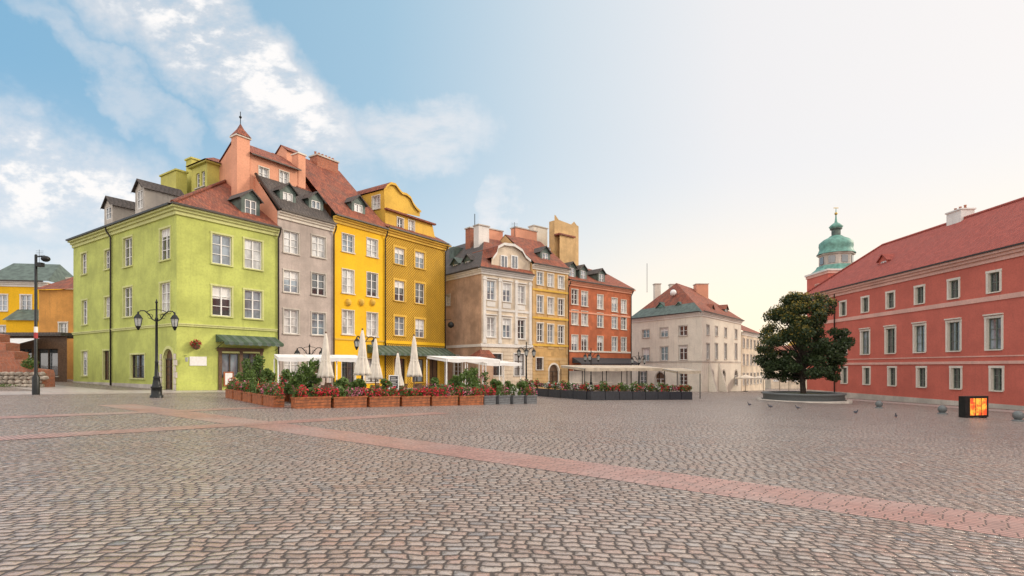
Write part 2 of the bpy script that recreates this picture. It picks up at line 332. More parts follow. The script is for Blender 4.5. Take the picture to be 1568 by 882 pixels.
# ================= ground =================
def ground():
    xs=[-1500,-60,60,1500]; ys=[-1500,-20,110,1500]
    V=[(x,y,gz(x,y)) for y in ys for x in xs]; F=[(j*4+i,j*4+i+1,(j+1)*4+i+1,(j+1)*4+i) for j in range(3) for i in range(3)]
    me=bpy.data.meshes.new('cobbled_square'); me.from_pydata(V,[],F)
    m,nt,bs=newmat('granite_setts'); oc=TC(nt,'Object'); o=XYZ(nt,oc)
    no=XYZ(nt,NOISE(nt,oc,1.5,3,.5,col=True)); ns=XYZ(nt,NOISE(nt,oc,7,1,.5,col=True))
    x=M(nt,'ADD',M(nt,'ADD',o[0],M(nt,'MULTIPLY',M(nt,'SUBTRACT',no[0],.5),.22)),M(nt,'MULTIPLY',M(nt,'SUBTRACT',ns[0],.5),.06))
    arc=M(nt,'MULTIPLY',M(nt,'COSINE',M(nt,'MULTIPLY',M(nt,'ADD',o[0],.5),2*math.pi/24)),-1.0)
    y=M(nt,'ADD',M(nt,'ADD',M(nt,'ADD',o[1],arc),M(nt,'MULTIPLY',M(nt,'SUBTRACT',no[1],.5),.22)),M(nt,'MULTIPLY',M(nt,'SUBTRACT',ns[1],.5),.05))
    rv,e,fx,fy=cells(nt,x,y,.172,.128,.03)
    r2=M(nt,'FRACT',M(nt,'MULTIPLY',rv,17.3)); r3=M(nt,'FRACT',M(nt,'MULTIPLY',rv,41.7))
    fine=NOISE(nt,oc,26,3)
    e=M(nt,'ADD',e,M(nt,'MULTIPLY',M(nt,'SUBTRACT',fine,.5),.022))
    c=RAMP(nt,rv,[(0,(.25,.185,.155)),(.18,(.40,.31,.265)),(.38,(.34,.30,.28)),(.56,(.46,.375,.32)),(.74,(.38,.25,.205)),(.88,(.49,.44,.40)),(.95,(.31,.30,.30)),(1,(.17,.175,.19))])
    big=NOISE(nt,oc,.13,5,.65); big2=NOISE(nt,oc,.6,4,.6)
    c=MIX(nt,MR(nt,big,.38,.62,0,.40),c,(.48,.41,.37)); c=MIX(nt,MR(nt,big2,.5,.72,0,.5),c,(.25,.195,.17))
    gr=NOISE(nt,oc,70,3); c=MIX(nt,MR(nt,gr,.3,.7,0,.35),c,(.19,.16,.145))
    k=MR(nt,e,.007,.020); c=MIX(nt,k,(.07,.053,.045),c)
    nt.links.new(c,bs.inputs['Base Color']); nt.links.new(M(nt,'ADD',MR(nt,fine,.2,.8,.20,.36),M(nt,'MULTIPLY',M(nt,'SUBTRACT',1.0,k),.4)),bs.inputs['Roughness'])
    tilt=M(nt,'ADD',M(nt,'MULTIPLY',M(nt,'SUBTRACT',fx,.5),M(nt,'SUBTRACT',r2,.5)),M(nt,'MULTIPLY',M(nt,'SUBTRACT',fy,.5),M(nt,'SUBTRACT',r3,.5)))
    hh=M(nt,'ADD',MR(nt,e,0,.045),M(nt,'ADD',M(nt,'MULTIPLY',fine,.3),M(nt,'ADD',M(nt,'MULTIPLY',rv,.3),M(nt,'MULTIPLY',tilt,.7))))
    BUMP(nt,bs,hh,1.0,.030)
    me.materials.append(m); ob=bpy.data.objects.new('cobbled_square_ground',me); scene.collection.objects.link(ob)
ground()
def strip_mat(name,c1,c2,mort,w,h,ang):
    m,nt,bs=newmat(name); oc=MAP(nt,TC(nt,'Object'),rot=(0,0,ang)); o=XYZ(nt,oc)
    rv,e,fx,fy=cells(nt,o[0],o[1],w,h,.008); e=M(nt,'ADD',e,M(nt,'MULTIPLY',M(nt,'SUBTRACT',NOISE(nt,oc,18,3),.5),.010))
    c=MIX(nt,rv,c1,c2); c=MIX(nt,MR(nt,NOISE(nt,oc,.5,5),.35,.7,0,.6),c,(.46,.36,.33)); c=MIX(nt,MR(nt,NOISE(nt,oc,3,4),.5,.75,0,.5),c,(.25,.17,.15)); k=MR(nt,e,.002,.011); c=MIX(nt,k,mort,c)
    nt.links.new(c,bs.inputs['Base Color']); bs.inputs['Roughness'].default_value=.38
    BUMP(nt,bs,M(nt,'ADD',MR(nt,e,0,.02),M(nt,'MULTIPLY',rv,.4)),1.0,.018); return m
bandm=strip_mat('red_clinker_paving',(.46,.25,.21),(.33,.18,.155),(.12,.08,.07),.21,.105,R(35))
pavem=strip_mat('grey_flagstones',(.48,.44,.41),(.40,.37,.35),(.20,.18,.16),.6,.4,R(-56))
def sheet(name,m,pts,dz):
    me=bpy.data.meshes.new(name); me.from_pydata([(x,y,gz(x,y)+dz) for x,y in pts],[],[tuple(range(len(pts)))]); me.materials.append(m)
    ob=bpy.data.objects.new(name,me); scene.collection.objects.link(ob)
def strip(x,y,dx,dy,s0,s1,w,dz,name='red_paving_band',m=None):
    l=math.hypot(dx,dy); dx/=l; dy/=l; nx,ny=-dy*w/2,dx*w/2
    sheet(name,m or bandm,[(x+dx*s0-nx,y+dy*s0-ny),(x+dx*s1-nx,y+dy*s1-ny),(x+dx*s1+nx,y+dy*s1+ny),(x+dx*s0+nx,y+dy*s0+ny)],dz)
strip(-6.6,15.4,.82,-.57,-12,22,1.35,.004)
strip(-11.1,11.7,.60,.80,-14,13.6,.9,.008)
strip(-15.2,15.9,.558,.83,-12,14,.9,.008)
strip(-24.5,31.5,.558,.83,-8,60,4.2,.005,'pavement',pavem); strip(-27,33,-.83,.558,-4,30,3.5,.009,'pavement',pavem)
strip(36.5,30,0,1,-10,45,3.0,.005,'pavement',pavem)

# ================= ROW A =================
A=Frame(-22.8,36.4,.558,.830,1); L=Frame(-22.8,36.4,-.830,.558,-1)
uG,uY,uO,uE=7.45,12.74,18.8,27.6
b=B('green_townhouse',-22.8,36.4,0)
shop=[W(A,353,541,578,1.35,frame=frame_b,rows=1,pane=glassb,sill=False),W(A,384,541,576,1.35,frame=frame_b,rows=1,pane=glassd,sill=False)]
facade(b,A,0,uG,-1,12.6,[W(A,340,360,405,1.4),W(A,388,368,412,1.4),W(A,340,439,484,1.4),W(A,388,445,488,1.4)]+shop,green,trim=green_l)
b.box(wood,A,shop[0]['u']-1.0,shop[1]['u']+1.0,-.09,.012,shop[0]['zt']+.15,shop[0]['zt']+.42)
for q in (shop[0]['u']-.9,(shop[0]['u']+shop[1]['u'])/2-.12,shop[1]['u']+.7): b.box(wood,A,q,q+.24,-.08,.012,-.8,shop[0]['zt']+.147)
door=W(L,258,534,597,1.35,arch=True,pane=wood,frame=frame_b,rows=4,sill=False)
facade(b,L,0,18.8,-1,12.4,[W(L,253,350,398,1.5),W(L,196,364,408,1.55),W(L,165,383,412,1.1),W(L,129,388,420,1.2),W(L,253,433,478,1.5),W(L,196,440,485,1.55),
  W(L,165,455,486,1.1),W(L,130,460,497,1.2),W(L,211,543,579,2.3,frame=frame_b,rows=2),door,W(L,163,537,582,1.2,frame=frame_b,pane=wood,sill=False),W(L,130,538,575,1.3)],green,trim=green_l)
for k in range(7):
    z=-.3+k*.42
    for sx in (-1,1): b.box(stone,L,*sorted((door['u']+sx*.9,door['u']+sx*(1.25 if k%2 else 1.12))),-.09,.013,z,z+.38) if z<door['zt']-.7 else None
for F,a,e in ((A,0,uG),(L,0,18.8)):
    b.box(green_l,F,(-.09 if F is A else .0),e,-.09,.011,4.5,4.62); b.box(green_l,F,(-.14 if F is A else .0),e,-.14,.011,4.622,4.70)
b.box(green,A,-.06,shop[0]['u']-1.0,-.06,.012,-1,.5); b.box(green,L,0,door['u']-1.3,-.06,.012,-1,.5); b.box(stone,L,door['u']+1.3,18.8,-.06,.012,-1,.45)
cornice(b,A,0,uG,12.62,green_l,e0=1); cornice(b,L,0,18.8,12.62,green_l)
pipe(b,A,uG,-.3,12.6); pipe(b,L,L.u(172),0,12.6)
b.poly(rooft,A,[(-.5,-.5,12.66),(uG,-.5,12.66),(uG,uG,17.95)]); b.poly(slate,A,[(-.5,-.5,12.66),(uG,uG,17.95),(uG,18.8,17.95),(-.5,18.8,12.66)])
b.poly(green,A,[(0,18.8,-1),(uG,18.8,-1),(uG,18.8,17.95),(0,18.8,12.6)]); b.poly(green,A,[(uG,18.8,-1),(uG,7,-1),(uG,7,17.9),(uG,18.8,17.95)])
b.tube(rooft,[A.P(-.5,-.5,12.72),A.P(uG,uG,18.0)],.13)
dormer(b,A,A.u(384,.9),.9,A.z(384,334,.9),1.5,1.55,3.2)
dormer(b,L,L.u(214,1.0),1.0,L.z(214,322,1.0),1.6,1.7,3,wall=stone); dormer(b,L,L.u(166,1.0),1.0,L.z(166,338,1.0),1.7,1.3,3,wall=stone)
facade(b,Frame(*A.P(6,8,0)[:2],A.ux,A.uy,1),0,3.2,14,19.2,[],limey)
PL=Frame(*A.P(6,8,0)[:2],L.ux,L.uy,-1)
facade(b,PL,0,2.7,14,19.2,[dict(u=.7,w=.6,zb=17.3,zt=18.6),dict(u=1.6,w=.6,zb=17.3,zt=18.6)],limey)
b.poly(limey,A,[(6,10.7,14),(9.2,10.7,14),(9.2,10.7,19.2),(6,10.7,19.2)])
b.box(limey,A,5.75,9.2,7.75,10.95,19.2,19.34); b.poly(rooft,A,[(5.6,7.6,19.35),(9.2,7.6,19.35),(9.2,9.3,20.3),(7.2,9.3,20.3)]); b.poly(rooft,A,[(5.6,7.6,19.35),(7.2,9.3,20.3),(5.6,11,19.35)]); b.poly(rooft,A,[(5.6,11,19.35),(7.2,9.3,20.3),(9.2,9.3,20.3),(9.2,11,19.35)])
chimney(b,A,5,5.9,11.3,14.2,15,18.9,limey,limey); chimney(b,A,6.6,7.4,12,13,15,20.6,limey,limey)
def awning(b,F,u0,u1,z1,z0,pr,m,stripes=None,v0=-.02):
    n=max(2,int((u1-u0)/.35)); 
    for i in range(n):
        a=u0+(u1-u0)*i/n; c=u0+(u1-u0)*(i+1)/n; mm=stripes if (stripes and i%2) else m
        b.poly(mm,F,[(a,v0,z1),(c,v0,z1),(c,-pr,z0),(a,-pr,z0)]); b.poly(mm,F,[(a,-pr,z0),(c,-pr,z0),(c,-pr,z0-.18),((a+c)/2,-pr,z0-.25),(a,-pr,z0-.18)])
    for q in (u0,u1): b.poly(m,F,[(q,v0,z1),(q,-pr,z0),(q,v0,z0)]); b.tube(iron,[F.P(q,v0,z0-.5),F.P(q,-pr,z0)],.02)
awning(b,A,A.u(330),A.u(421),A.z(372,514),A.z(372,514)-.55,1.2,awng,copperd)
b.box(frame_w,A,A.u(290),A.u(316),-.05,.012,A.z(303,560),A.z(303,546))
c=A.P(A.u(297),-.3,A.z(297,527)); b.leaves(leafg,c,(.35,.35,.3),160,.12); b.leaves(flr,c,(.38,.38,.32),200,.10); b.lathe(wicker,(c[0],c[1],c[2]-.4),[(.05,0),(.22,.1),(.27,.3)],8)
c=A.P(A.u(282),-.35,A.z(282,545)); b.tube(iron,[A.P(A.u(282),0,c[2]),c],.02); b.lathe(lampglass,(c[0],c[1],c[2]-.4),[(.08,0),(.13,.3)],6)
b.box(woodp,A,A.u(341),A.u(356),-.16,-.1,.3,1.35); b.box(frame_w,A,A.u(343),A.u(354),-.17,-.162,.4,1.25)
b.finish()
# --- grey townhouse
b=B('grey_townhouse',*A.P(uG,0,0))
facade(b,A,uG,uY,-1,14.05,[W(A,p,a,c,1.35) for p,a,c in ((446,355,388),(488,362,394),(446,415,448),(488,419,452),(446,474,511),(488,479,513))]+[W(A,446,548,580,1.3),W(A,480,548,584,1.4,pane=wood)],grey,trim=stone,sur=.10)
cornice(b,A,uG,uY,14.1,cream_t); pipe(b,A,uY,-.6,14)
b.poly(slate,A,[(uG,-.5,14.1),(uY,-.5,14.1),(uY,3,17.6),(uG,3,17.6)]); b.poly(rooft,A,[(11.3,3,17.6),(uY,3,17.6),(uY,7,21.6),(11.3,7,21.6)]); b.poly(rooft,A,[(uG,7,20.0),(uY,7,21.6),(uY,14,14.6),(uG,14,14.6)])
b.poly(pink,A,[(uG-.02,0,-1),(uG-.02,0,14.1),(uG-.02,3.2,17.5),(uG-.02,8.3,17.5),(uG-.02,14,14.6),(uG-.02,14,-1)])
b.tube(gutter,[A.P(uG-.05,-.5,14.15),A.P(uG-.05,3,17.65)],.12)
for px,py in ((441,322),(484,333)): dormer(b,A,A.u(px,.8),.8,A.z(px,py,.8),1.45,1.6,3)
sv=3.2; s0_=A.u(383,sv); s1_=A.u(456,sv); sw=s1_-s0_
PF=Frame(*A.P(s0_,sv,0)[:2],A.ux,A.uy,1); PS=Frame(*A.P(s0_,sv,0)[:2],L.ux,L.uy,-1)
facade(b,PF,0,sw,14.5,19.3,[W(PF,404,257,283,.85),W(PF,435,263,290,.85)],pink,trim=cream_t,sur=.07)
facade(b,PS,0,5,14.5,19.3,[],pink); b.poly(pink,PS,[(0,0,19.3),(5,0,19.3),(2.5,0,20.9)])
b.poly(rooft,PF,[(-.1,-.35,19.2),(sw+.2,-.35,19.2),(sw+.2,2.5,21.0),(-.1,2.5,21.0)]); b.poly(rooft,PF,[(-.1,5.3,19.2),(sw+.2,5.3,19.2),(sw+.2,2.5,21.0),(-.1,2.5,21.0)])
b.box(gutter,PF,-.05,sw+.1,-.42,-.3,19.1,19.2)
b.poly(pink,PF,[(sw,0,14.5),(sw,5,14.5),(sw,5,19.3),(sw,2.5,20.9),(sw,0,19.3)])
a0,a1=A.u(359,sv),A.u(382,sv); am=(a0+a1)/2
b.box(pink,A,a0+.15,a1-.02,sv-.1,sv+.75,14,20.3); b.box(cream_t,A,a0+.05,a1+.08,sv-.2,sv+.85,20.3,20.42)
c=A.P(am+.05,sv+.33,20.42); b.lathe(rooft,c,[(.85,0),(.5,.4),(.28,.65),(.0,1.15)],4,smooth=False,rot=math.atan2(.83,.558)+R(45)); b.tube(iron,[c,(c[0],c[1],c[2]+2.1)],.03); b.ball(iron,(c[0],c[1],c[2]+1.65),.11)
b.box(pink,A,sw+s0_+.02,sw+s0_+.75,sv-.05,sv+.9,15,20.7); b.box(cream_t,A,sw+s0_-.05,sw+s0_+.83,sv-.13,sv+.98,20.7,20.82)
gx=A.u(439,5),A.u(461,5); b.box(pink,A,gx[0],gx[1],5,6.6,17,21.4); gm=5.8
b.poly(rooft,A,[(gx[0]-.1,4.8,21.4),(gx[1]+.1,4.8,21.4),(gx[1]+.1,gm,22.1),(gx[0]-.1,gm,22.1)]); b.poly(rooft,A,[(gx[0]-.1,6.8,21.4),(gx[1]+.1,6.8,21.4),(gx[1]+.1,gm,22.1),(gx[0]-.1,gm,22.1)]); b.poly(pink,A,[(gx[0],5,21.4),(gx[0],6.6,21.4),(gx[0],gm,22.05)])
b.finish()
# --- yellow townhouse
b=B('yellow_townhouse',*A.P(uY,0,0))
facade(b,A,uY,uO,-1,14.9,[W(A,p,a,c,1.3) for p,a,c in ((533,359,386),(570,366,393),(533,413,449),(570,418,454),(533,475,512),(570,479,515))]+[W(A,533,548,592,1.4,pane=glassd,frame=frame_b),W(A,570,550,585,1.6,frame=frame_b)],yellow,trim=cream_t,sur=.06)
cornice(b,A,uY,uO,14.95,ochre_p); pipe(b,A,uO-.1,-.6,14.8)
b.box(ochre_p,A,uY,uO,-.07,.012,4.1,4.25)
for px in (533,553,570):
    c=A.P(A.u(px),-.03,A.z(px,463)); b.ball(ochre_p,c,(.3,.3,.35),8,6)
b.poly(rooft,A,[(uY,-.5,14.95),(uO+.1,-.5,14.95),(uO+.1,7,22.2),(uY,7,22.2)]); b.poly(rooft,A,[(uY,7,22.2),(uO+.1,7,22.2),(uO+.1,14,15),(uY,14,15)])
b.poly(pink,A,[(uO+.02,0,14),(uO+.02,7,22.1),(uO+.02,14,15),(uO+.02,14,-1),(uO+.02,0,-1)]); b.poly(pink,A,[(uY,0,14.1),(uY,7,22.15),(uY,14,14)])
dormer(b,A,A.u(549,.8),.8,A.z(549,338,.8),1.6,1.7,3)
chimney(b,A,15.8,18.3,6.4,7.6,21,22.7,brick,pots=6)
b.finish()
# --- ochre townhouse with curved gable
b=B('ochre_gabled_townhouse',*A.P(uO,0,0))
facade(b,A,uO,uE,-1.2,15.1,[W(A,p,a,c,1.4) for p,a,c in ((612,380,405),(643,386,411),(612,430,461),(643,434,465),(612,485,514),(643,489,517))]+[W(A,612,549,590,1.5,frame=frame_b,pane=glassd),W(A,640,550,585,1.7,frame=frame_b),W(A,664,549,592,1.4,frame=frame_b,pane=wood)],ochre,trim=ochre_p,sur=.2)
cornice(b,A,uO,uE,15.15,ochre_p,e1=1,steps=((.15,.25),(.3,.2),(.5,.15)))
b.box(yellow,A,uO,uE,-.09,.012,4.0,4.3)
b.poly(rooft,A,[(uO,-.6,15.15),(uE+.5,-.6,15.15),(uE+.5,.8,15.95),(uO,.8,15.95)]); pipe(b,A,uE-.1,-.8,15)
v=.8; G=Frame(*A.P(0,v,0)[:2],A.ux,A.uy,1)
t0,t1=G.u(590),G.u(662); zt1=17.25
facade(b,G,t0,t1,15,zt1,[W(G,p,a,c,.85,rows=2) for p,a,c in ((613,334,353),(630,338,356))],ochre_p,trim=cream_t,sur=.08)
b.poly(ochre_p,G,[(t1,0,15),(t1+1.0,0,15),(t1+.8,0,15.6),(t1+.35,0,16.2),(t1+.1,0,17),(t1,0,zt1)])
b.box(rooft,G,t0-.15,t1+.25,-.35,.0,zt1,zt1+.16)
out=[(589,320),(588,289),(591,284),(597,280),(604,282),(609,289),(614,295),(621,297),(627,302),(631,311),(636,318),(643,324),(643,332)]
pts=[(G.u(p),0.0,max(zt1+.1,G.z(p,q))) for p,q in out]; b.poly(ochre_p,G,pts)
for i in range(len(pts)-2):
    p,q=pts[i],pts[i+1]; 
    if i>0: b.poly(rooft,G,[(p[0],-.2,p[2]+.05),(q[0],-.2,q[2]+.05),(q[0],8,q[2]+.05),(p[0],8,p[2]+.05)]); b.poly(ochre_p,G,[(p[0],-.2,p[2]-.18),(q[0],-.2,q[2]-.18),(q[0],-.2,q[2]+.05),(p[0],-.2,p[2]+.05)])
GS=Frame(*G.P(t0,0,0)[:2],L.ux,L.uy,-1)
facade(b,GS,0,7,14.5,pts[1][2],[W(GS,576,300,320,1.1,rows=2)],ochre_p,trim=cream_t,sur=.08)
b.poly(ochre_p,A,[(uE,0,-1.2),(uE,12,-1.2),(uE,12,15.1),(uE,0,15.1)]); b.poly(rooft,A,[(uO,.8,15.96),(uE+.4,.8,15.96),(uE-3,7,19.5),(uO,7,19.5)]); b.poly(rooft,A,[(uE+.4,.8,15.96),(uE+.4,12,15.2),(uE-3,7,19.5)])
b.poly(ochre_p,A,[(uO,12,-1),(uE,12,-1),(uE,12,15.1),(uO,12,15.1)])
awning(b,A,A.u(562),A.u(681),A.z(620,530),A.z(620,530)-.8,1.6,awng,copperd)
c=A.P(uE-.2,-1.0,A.z(676,498)); b.tube(iron,[A.P(uE-.2,0,c[2]+.6),(c[0],c[1],c[2]+.6)],.03); b.lathe(iron,c,[(.0,-.35),(.28,-.22),(.38,0),(.28,.25),(.0,.4)],12)
b.finish()

# ================= ROW B =================
Bf=Frame(-3.3,58,.762,.648,1); Bs=Frame(-3.3,58,-.648,.762,-1)
u1,u2,u3=7.45,13.5,26.3
b=B('cream_corner_townhouse',-3.3,58,0)
gw=[W(Bf,p,542,575,1.5,frame=frame_b) for p in (760,795)]
facade(b,Bf,0,u1,-3,12.3,[W(Bf,p,a,c,1.15,hood=True,apron=white_t) for p,a,c in ((752,430,459),(776,434,462),(798,438,465))]+[W(Bf,p,a,c,1.15,hood=True) for p,a,c in ((752,486,516),(776,488,517),(798,490,519))]+gw,creamp,trim=white_t)
rustic(b,Bf,.02,u1-.02,-2.5,3.85,gw,creamp)
facade(b,Bs,0,14,-3,12.3,[W(Bs,700,545,575,1.5,arch=True,pane=wood),W(Bs,686,452,468,.9)],brownw,trim=stone)
for q in (.2,2.35,4.75,6.9): b.box(white_t,Bf,q,q+.35,-.12,.012,4.3,11.6); b.box(white_t,Bf,q-.08,q+.43,-.17,.012,11.2,11.45); b.box(white_t,Bf,q-.06,q+.41,-.15,.013,4.3,4.7)
b.box(white_t,Bf,-.16,u1,-.16,.011,3.9,4.25); b.box(white_t,Bs,.0,14,-.10,.011,3.9,4.2); b.box(white_t,Bf,.6,u1-.6,-.08,.011,7.9,8.15)
cornice(b,Bf,0,u1,12.35,white_t,e0=1); cornice(b,Bs,0,14,12.35,white_t)
g=[(752,412),(753,396),(759,388),(761,379),(770,374),(786,376),(798,384),(803,393),(811,400),(812,424)]
gp=[(Bf.u(p,.3),.3,max(12.3,Bf.z(p,q,.3))) for p,q in g]; b.poly(creamp,Bf,gp)
for i in range(1,len(gp)-2):
    p,q=gp[i],gp[i+1]; b.poly(white_t,Bf,[(p[0],.05,p[2]-.15),(q[0],.05,q[2]-.15),(q[0],.05,q[2]+.15),(p[0],.05,p[2]+.15)]); b.poly(rooft,Bf,[(p[0],.05,p[2]+.15),(q[0],.05,q[2]+.15),(q[0],5,q[2]+.15),(p[0],5,p[2]+.15)])
for px in (774,790):
    w=W(Bf,px,392,410,.8); b.box(frame_w,Bf,w['u']-.5,w['u']+.5,.2,.305,w['zb']-.1,w['zt']+.1); b.box(glassd,Bf,w['u']-.38,w['u']+.38,.18,.25,w['zb'],w['zt']); b.box(frame_w,Bf,w['u']-.04,w['u']+.04,.16,.25,w['zb'],w['zt'])
b.poly(rooft,Bf,[(-.5,-.5,12.4),(u1,-.5,12.4),(u1,6,17.6),(5,6,17.6)]); b.poly(slate,Bf,[(-.5,-.5,12.4),(5,6,17.6),(5,14,17.6),(-.5,14,12.4)]); b.poly(rooft,Bf,[(5,6,17.6),(u1,6,17.6),(u1,14,17.6),(5,14,17.6)])
dormer(b,Bs,Bs.u(716,.8),.8,Bs.z(716,418,.8),1.5,1.5,3); dormer(b,Bs,Bs.u(697,.8),.8,Bs.z(697,421,.8),1.5,1.4,3,roof=copperd)
chimney(b,Bf,Bf.u(733,5),Bf.u(749,5),5,6,14,Bf.z(740,346,5),white_t); chimney(b,Bf,Bf.u(720,7),Bf.u(729,7),7,8,14,Bf.z(725,350,7),brick)
c=Bf.P(Bf.u(727,7),7,Bf.z(727,345,7)); b.tube(iron,[c,(c[0],c[1],c[2]+1.4)],.05); b.box(copperd,Bf,Bf.u(695,9),Bf.u(725,9),9,10,13,Bf.z(710,380,9))
chimney(b,Bf,Bf.u(741,7.5),Bf.u(770,7.5),7.5,8.5,14,Bf.z(755,352,7.5),pink)
b.poly(rooft,Bf,[(-.9,-1.0,2.7),(1.2,-1.0,2.7),(1.0,-.0,3.6),(-.2,-.0,3.6)]); b.poly(rooft,Bf,[(-.9,-1.0,2.7),(-.2,0,3.6),(-.9,1.5,2.7)])
b.box(brownw,Bf,-.7,1.0,-.8,.012,-3,2.7)
b.finish()
b=B('tan_townhouse',*Bf.P(u1,0,0))
tw=[W(Bf,848,558,592,1.6,arch=True,pane=wood,frame=frame_b),W(Bf,826,548,566,1.0,frame=frame_b)]
facade(b,Bf,u1,u2,-3,13.7,[W(Bf,p,a,c,.95,apron=tanp) for p,a,c in ((827,417,436),(843,420,439),(859,423,442),(827,453,479),(843,456,481),(859,458,483),(827,495,523),(843,497,525),(859,499,526))]+tw,tanw,trim=cream_t)
rustic(b,Bf,u1+.02,u2-.02,-2.6,2.9,tw,tanp)
for py in (446,488,529): z=Bf.z(842,py); b.box(ochre_p,Bf,u1+.02,u2-.02,-.12,.0125,z-.12,z+.12)
for q in (u1+.05,u2-.35): b.box(tanp,Bf,q,q+.3,-.07,.0115,3.2,13)
cornice(b,Bf,u1,u2,13.75,cream_t)
b.poly(rooft,Bf,[(u1,-.5,13.8),(u2,-.5,13.8),(u2,5,18.2),(u1,5,18.2)]); b.poly(rooft,Bf,[(u1,5,18.2),(u2,5,18.2),(u2,12,13.8),(u1,12,13.8)])
b.poly(tanp,Bf,[(u1-.01,0,11),(u1-.01,0,13.8),(u1-.01,5,18.1),(u1-.01,12,13.8)]); b.poly(tanp,Bf,[(u2+.01,0,11),(u2+.01,0,13.8),(u2+.01,5,18.1),(u2+.01,12,13.8)])
dormer(b,Bf,Bf.u(835,.8),.8,Bf.z(835,402,.8),1.6,1.3,3)
a_,c_=Bf.u(849,4),Bf.u(886,4); zt=Bf.z(868,342,4)
b.poly(tanp,Bf,[(a_,4,13),(c_,4,13),(c_,4,zt),(c_-.4,4,zt+.1),(c_-.9,4,zt+.5),(c_-1.5,4,zt),(a_+.8,4,zt+.2),(a_+.2,4,zt+.7),(a_,4,zt+.7)]); b.box(tanp,Bf,a_,c_,4.01,5.0,13,zt)
facade(b,Bf,Bf.u(857,3.2),Bf.u(878,3.2),15,Bf.z(868,362,3.2),[W(Bf,868,372,384,.8)],tanp,v=3.2); b.box(rooft,Bf,Bf.u(855,3.2),Bf.u(880,3.2),3.0,4.0,Bf.z(868,362,3.2),Bf.z(868,362,3.2)+.2)
chimney(b,Bf,Bf.u(790,6),Bf.u(822,6),6,7,14,Bf.z(806,352,6),pink); chimney(b,Bf,Bf.u(825,6),Bf.u(846,6),7,8,14,Bf.z(835,350,7),cream_t)
antenna(b,Bf.P(9,5,18.2)); b.finish()
b=B('brick_red_townhouse',*Bf.P(u2,0,0))
cols=(880,895,919,941,955)
facade(b,Bf,u2,u3,-3.2,12.4,[W(Bf,p,443+(p-880)*.22,466+(p-880)*.18,1.15) for p in cols]+[W(Bf,p,475+(p-880)*.12,497+(p-880)*.1,1.15) for p in cols]+[W(Bf,p,513+(p-880)*.05,538,1.15) for p in cols]+[W(Bf,p,562,585,1.6,frame=frame_b,pane=glassd) for p in (885,908,930,952)],redw,trim=cream_t,sur=.07)
cornice(b,Bf,u2,u3,12.45,pink,e1=1); b.box(cream_t,Bf,u2,u3,-.1,.012,3.6,3.8); b.box(stone,Bf,u2+.01,u3,-.06,.012,-3,1.2); b.box(pink,Bf,u2,u3,-.06,.012,8.55,8.75)
b.poly(rooft,Bf,[(u2,-.5,12.5),(u3+.4,-.5,12.5),(u3+.4,5,15.6),(u2,5,16.2)]); b.poly(rooft,Bf,[(u2,5,16.2),(u3+.4,5,15.6),(u3+.4,11,12.5),(u2,11,12.5)]); b.poly(redw,Bf,[(u3,0,-3),(u3,11,-3),(u3,11,12.4),(u3,5,15.5),(u3,0,12.4)])
for px,py in ((876,425),(893,429),(921,434)): dormer(b,Bf,Bf.u(px,.6),.6,Bf.z(px,py,.6),1.4,1.4,3,wall=copperd)
awning(b,Bf,Bf.u(876),Bf.u(965),Bf.z(920,548),Bf.z(920,548)-.7,1.5,awnd)
pipe(b,Bf,u2,-1,12.3); pipe(b,Bf,u3-.2,-1,12.3)
b.finish()

# ================= white townhouse =================
C=(26.6,75.); Lp=(19.4,87.); Rp=(38.5,90.); Bp=(31.3,102.)
WL=Frame(*C,Lp[0]-C[0],Lp[1]-C[1],-1); WR=Frame(*C,Rp[0]-C[0],Rp[1]-C[1],1); lw=14.0; rw=19.1
b=B('white_townhouse',*C,0)
facade(b,WL,0,lw,-3.5,9.35,[W(WL,p,q,r,1.5,rows=2,pane=glassd) for p,q,r in ((989,505,517),(1017,502,516),(1046,499,514),(989,533,553),(1017,531,552),(1046,529,551),)]+[W(WL,1046,571,589,1.5,pane=glassd),W(WL,1011,570,597,2.0,pane=wood,arch=True),W(WL,985,569,590,1.6,pane=glassd)],whitew,trim=stone)
facade(b,WR,0,rw,-3.5,9.35,[W(WR,p,498+(p-1085)*.16,513+(p-1085)*.14,1.15,rows=2,pane=glassd) for p in (1084,1097,1111,1127)]+[W(WR,p,526,550,1.25,rows=2,pane=glassd) for p in (1084,1097,1111,1127)]+[W(WR,p,567,590,1.7,pane=glassd,arch=True) for p in (1090,1108,1127)],whitew,trim=stone)
cornice(b,WL,0,lw,9.4,white_t); cornice(b,WR,0,rw,9.4,white_t,e0=1)
b.box(stone,WL,0,lw,-.08,.012,2.4,2.6); b.box(stone,WR,0,rw,-.081,.012,2.4,2.6)
for q in (2.8,7.3):
    tp=2.3; dd=1.3
    b.poly(whitew,WR,[(q,-dd,-3.5),(q,-dd,-2.2),(q,-.02,tp),(q,-.02,-3.5)]); b.poly(whitew,WR,[(q+.6,-dd,-3.5),(q+.6,-dd,-2.2),(q+.6,-.02,tp),(q+.6,-.02,-3.5)]); b.poly(stone,WR,[(q,-dd,-2.2),(q+.6,-dd,-2.2),(q+.6,-.02,tp),(q,-.02,tp)]); b.poly(whitew,WR,[(q,-dd,-3.5),(q+.6,-dd,-3.5),(q+.6,-dd,-2.2),(q,-dd,-2.2)])
def P3(p,z): return (p[0],p[1],z)
def lerp(a,c,t): return tuple(a[i]+(c[i]-a[i])*t for i in range(len(a)))
p1,p2=(26.4,86,15.2),(31.0,92,15.2)
cn=[(26.4,74.3,9.42),(18.8,87.2,9.42),(31.3,102.7,9.42),(39.2,90.0,9.42)]
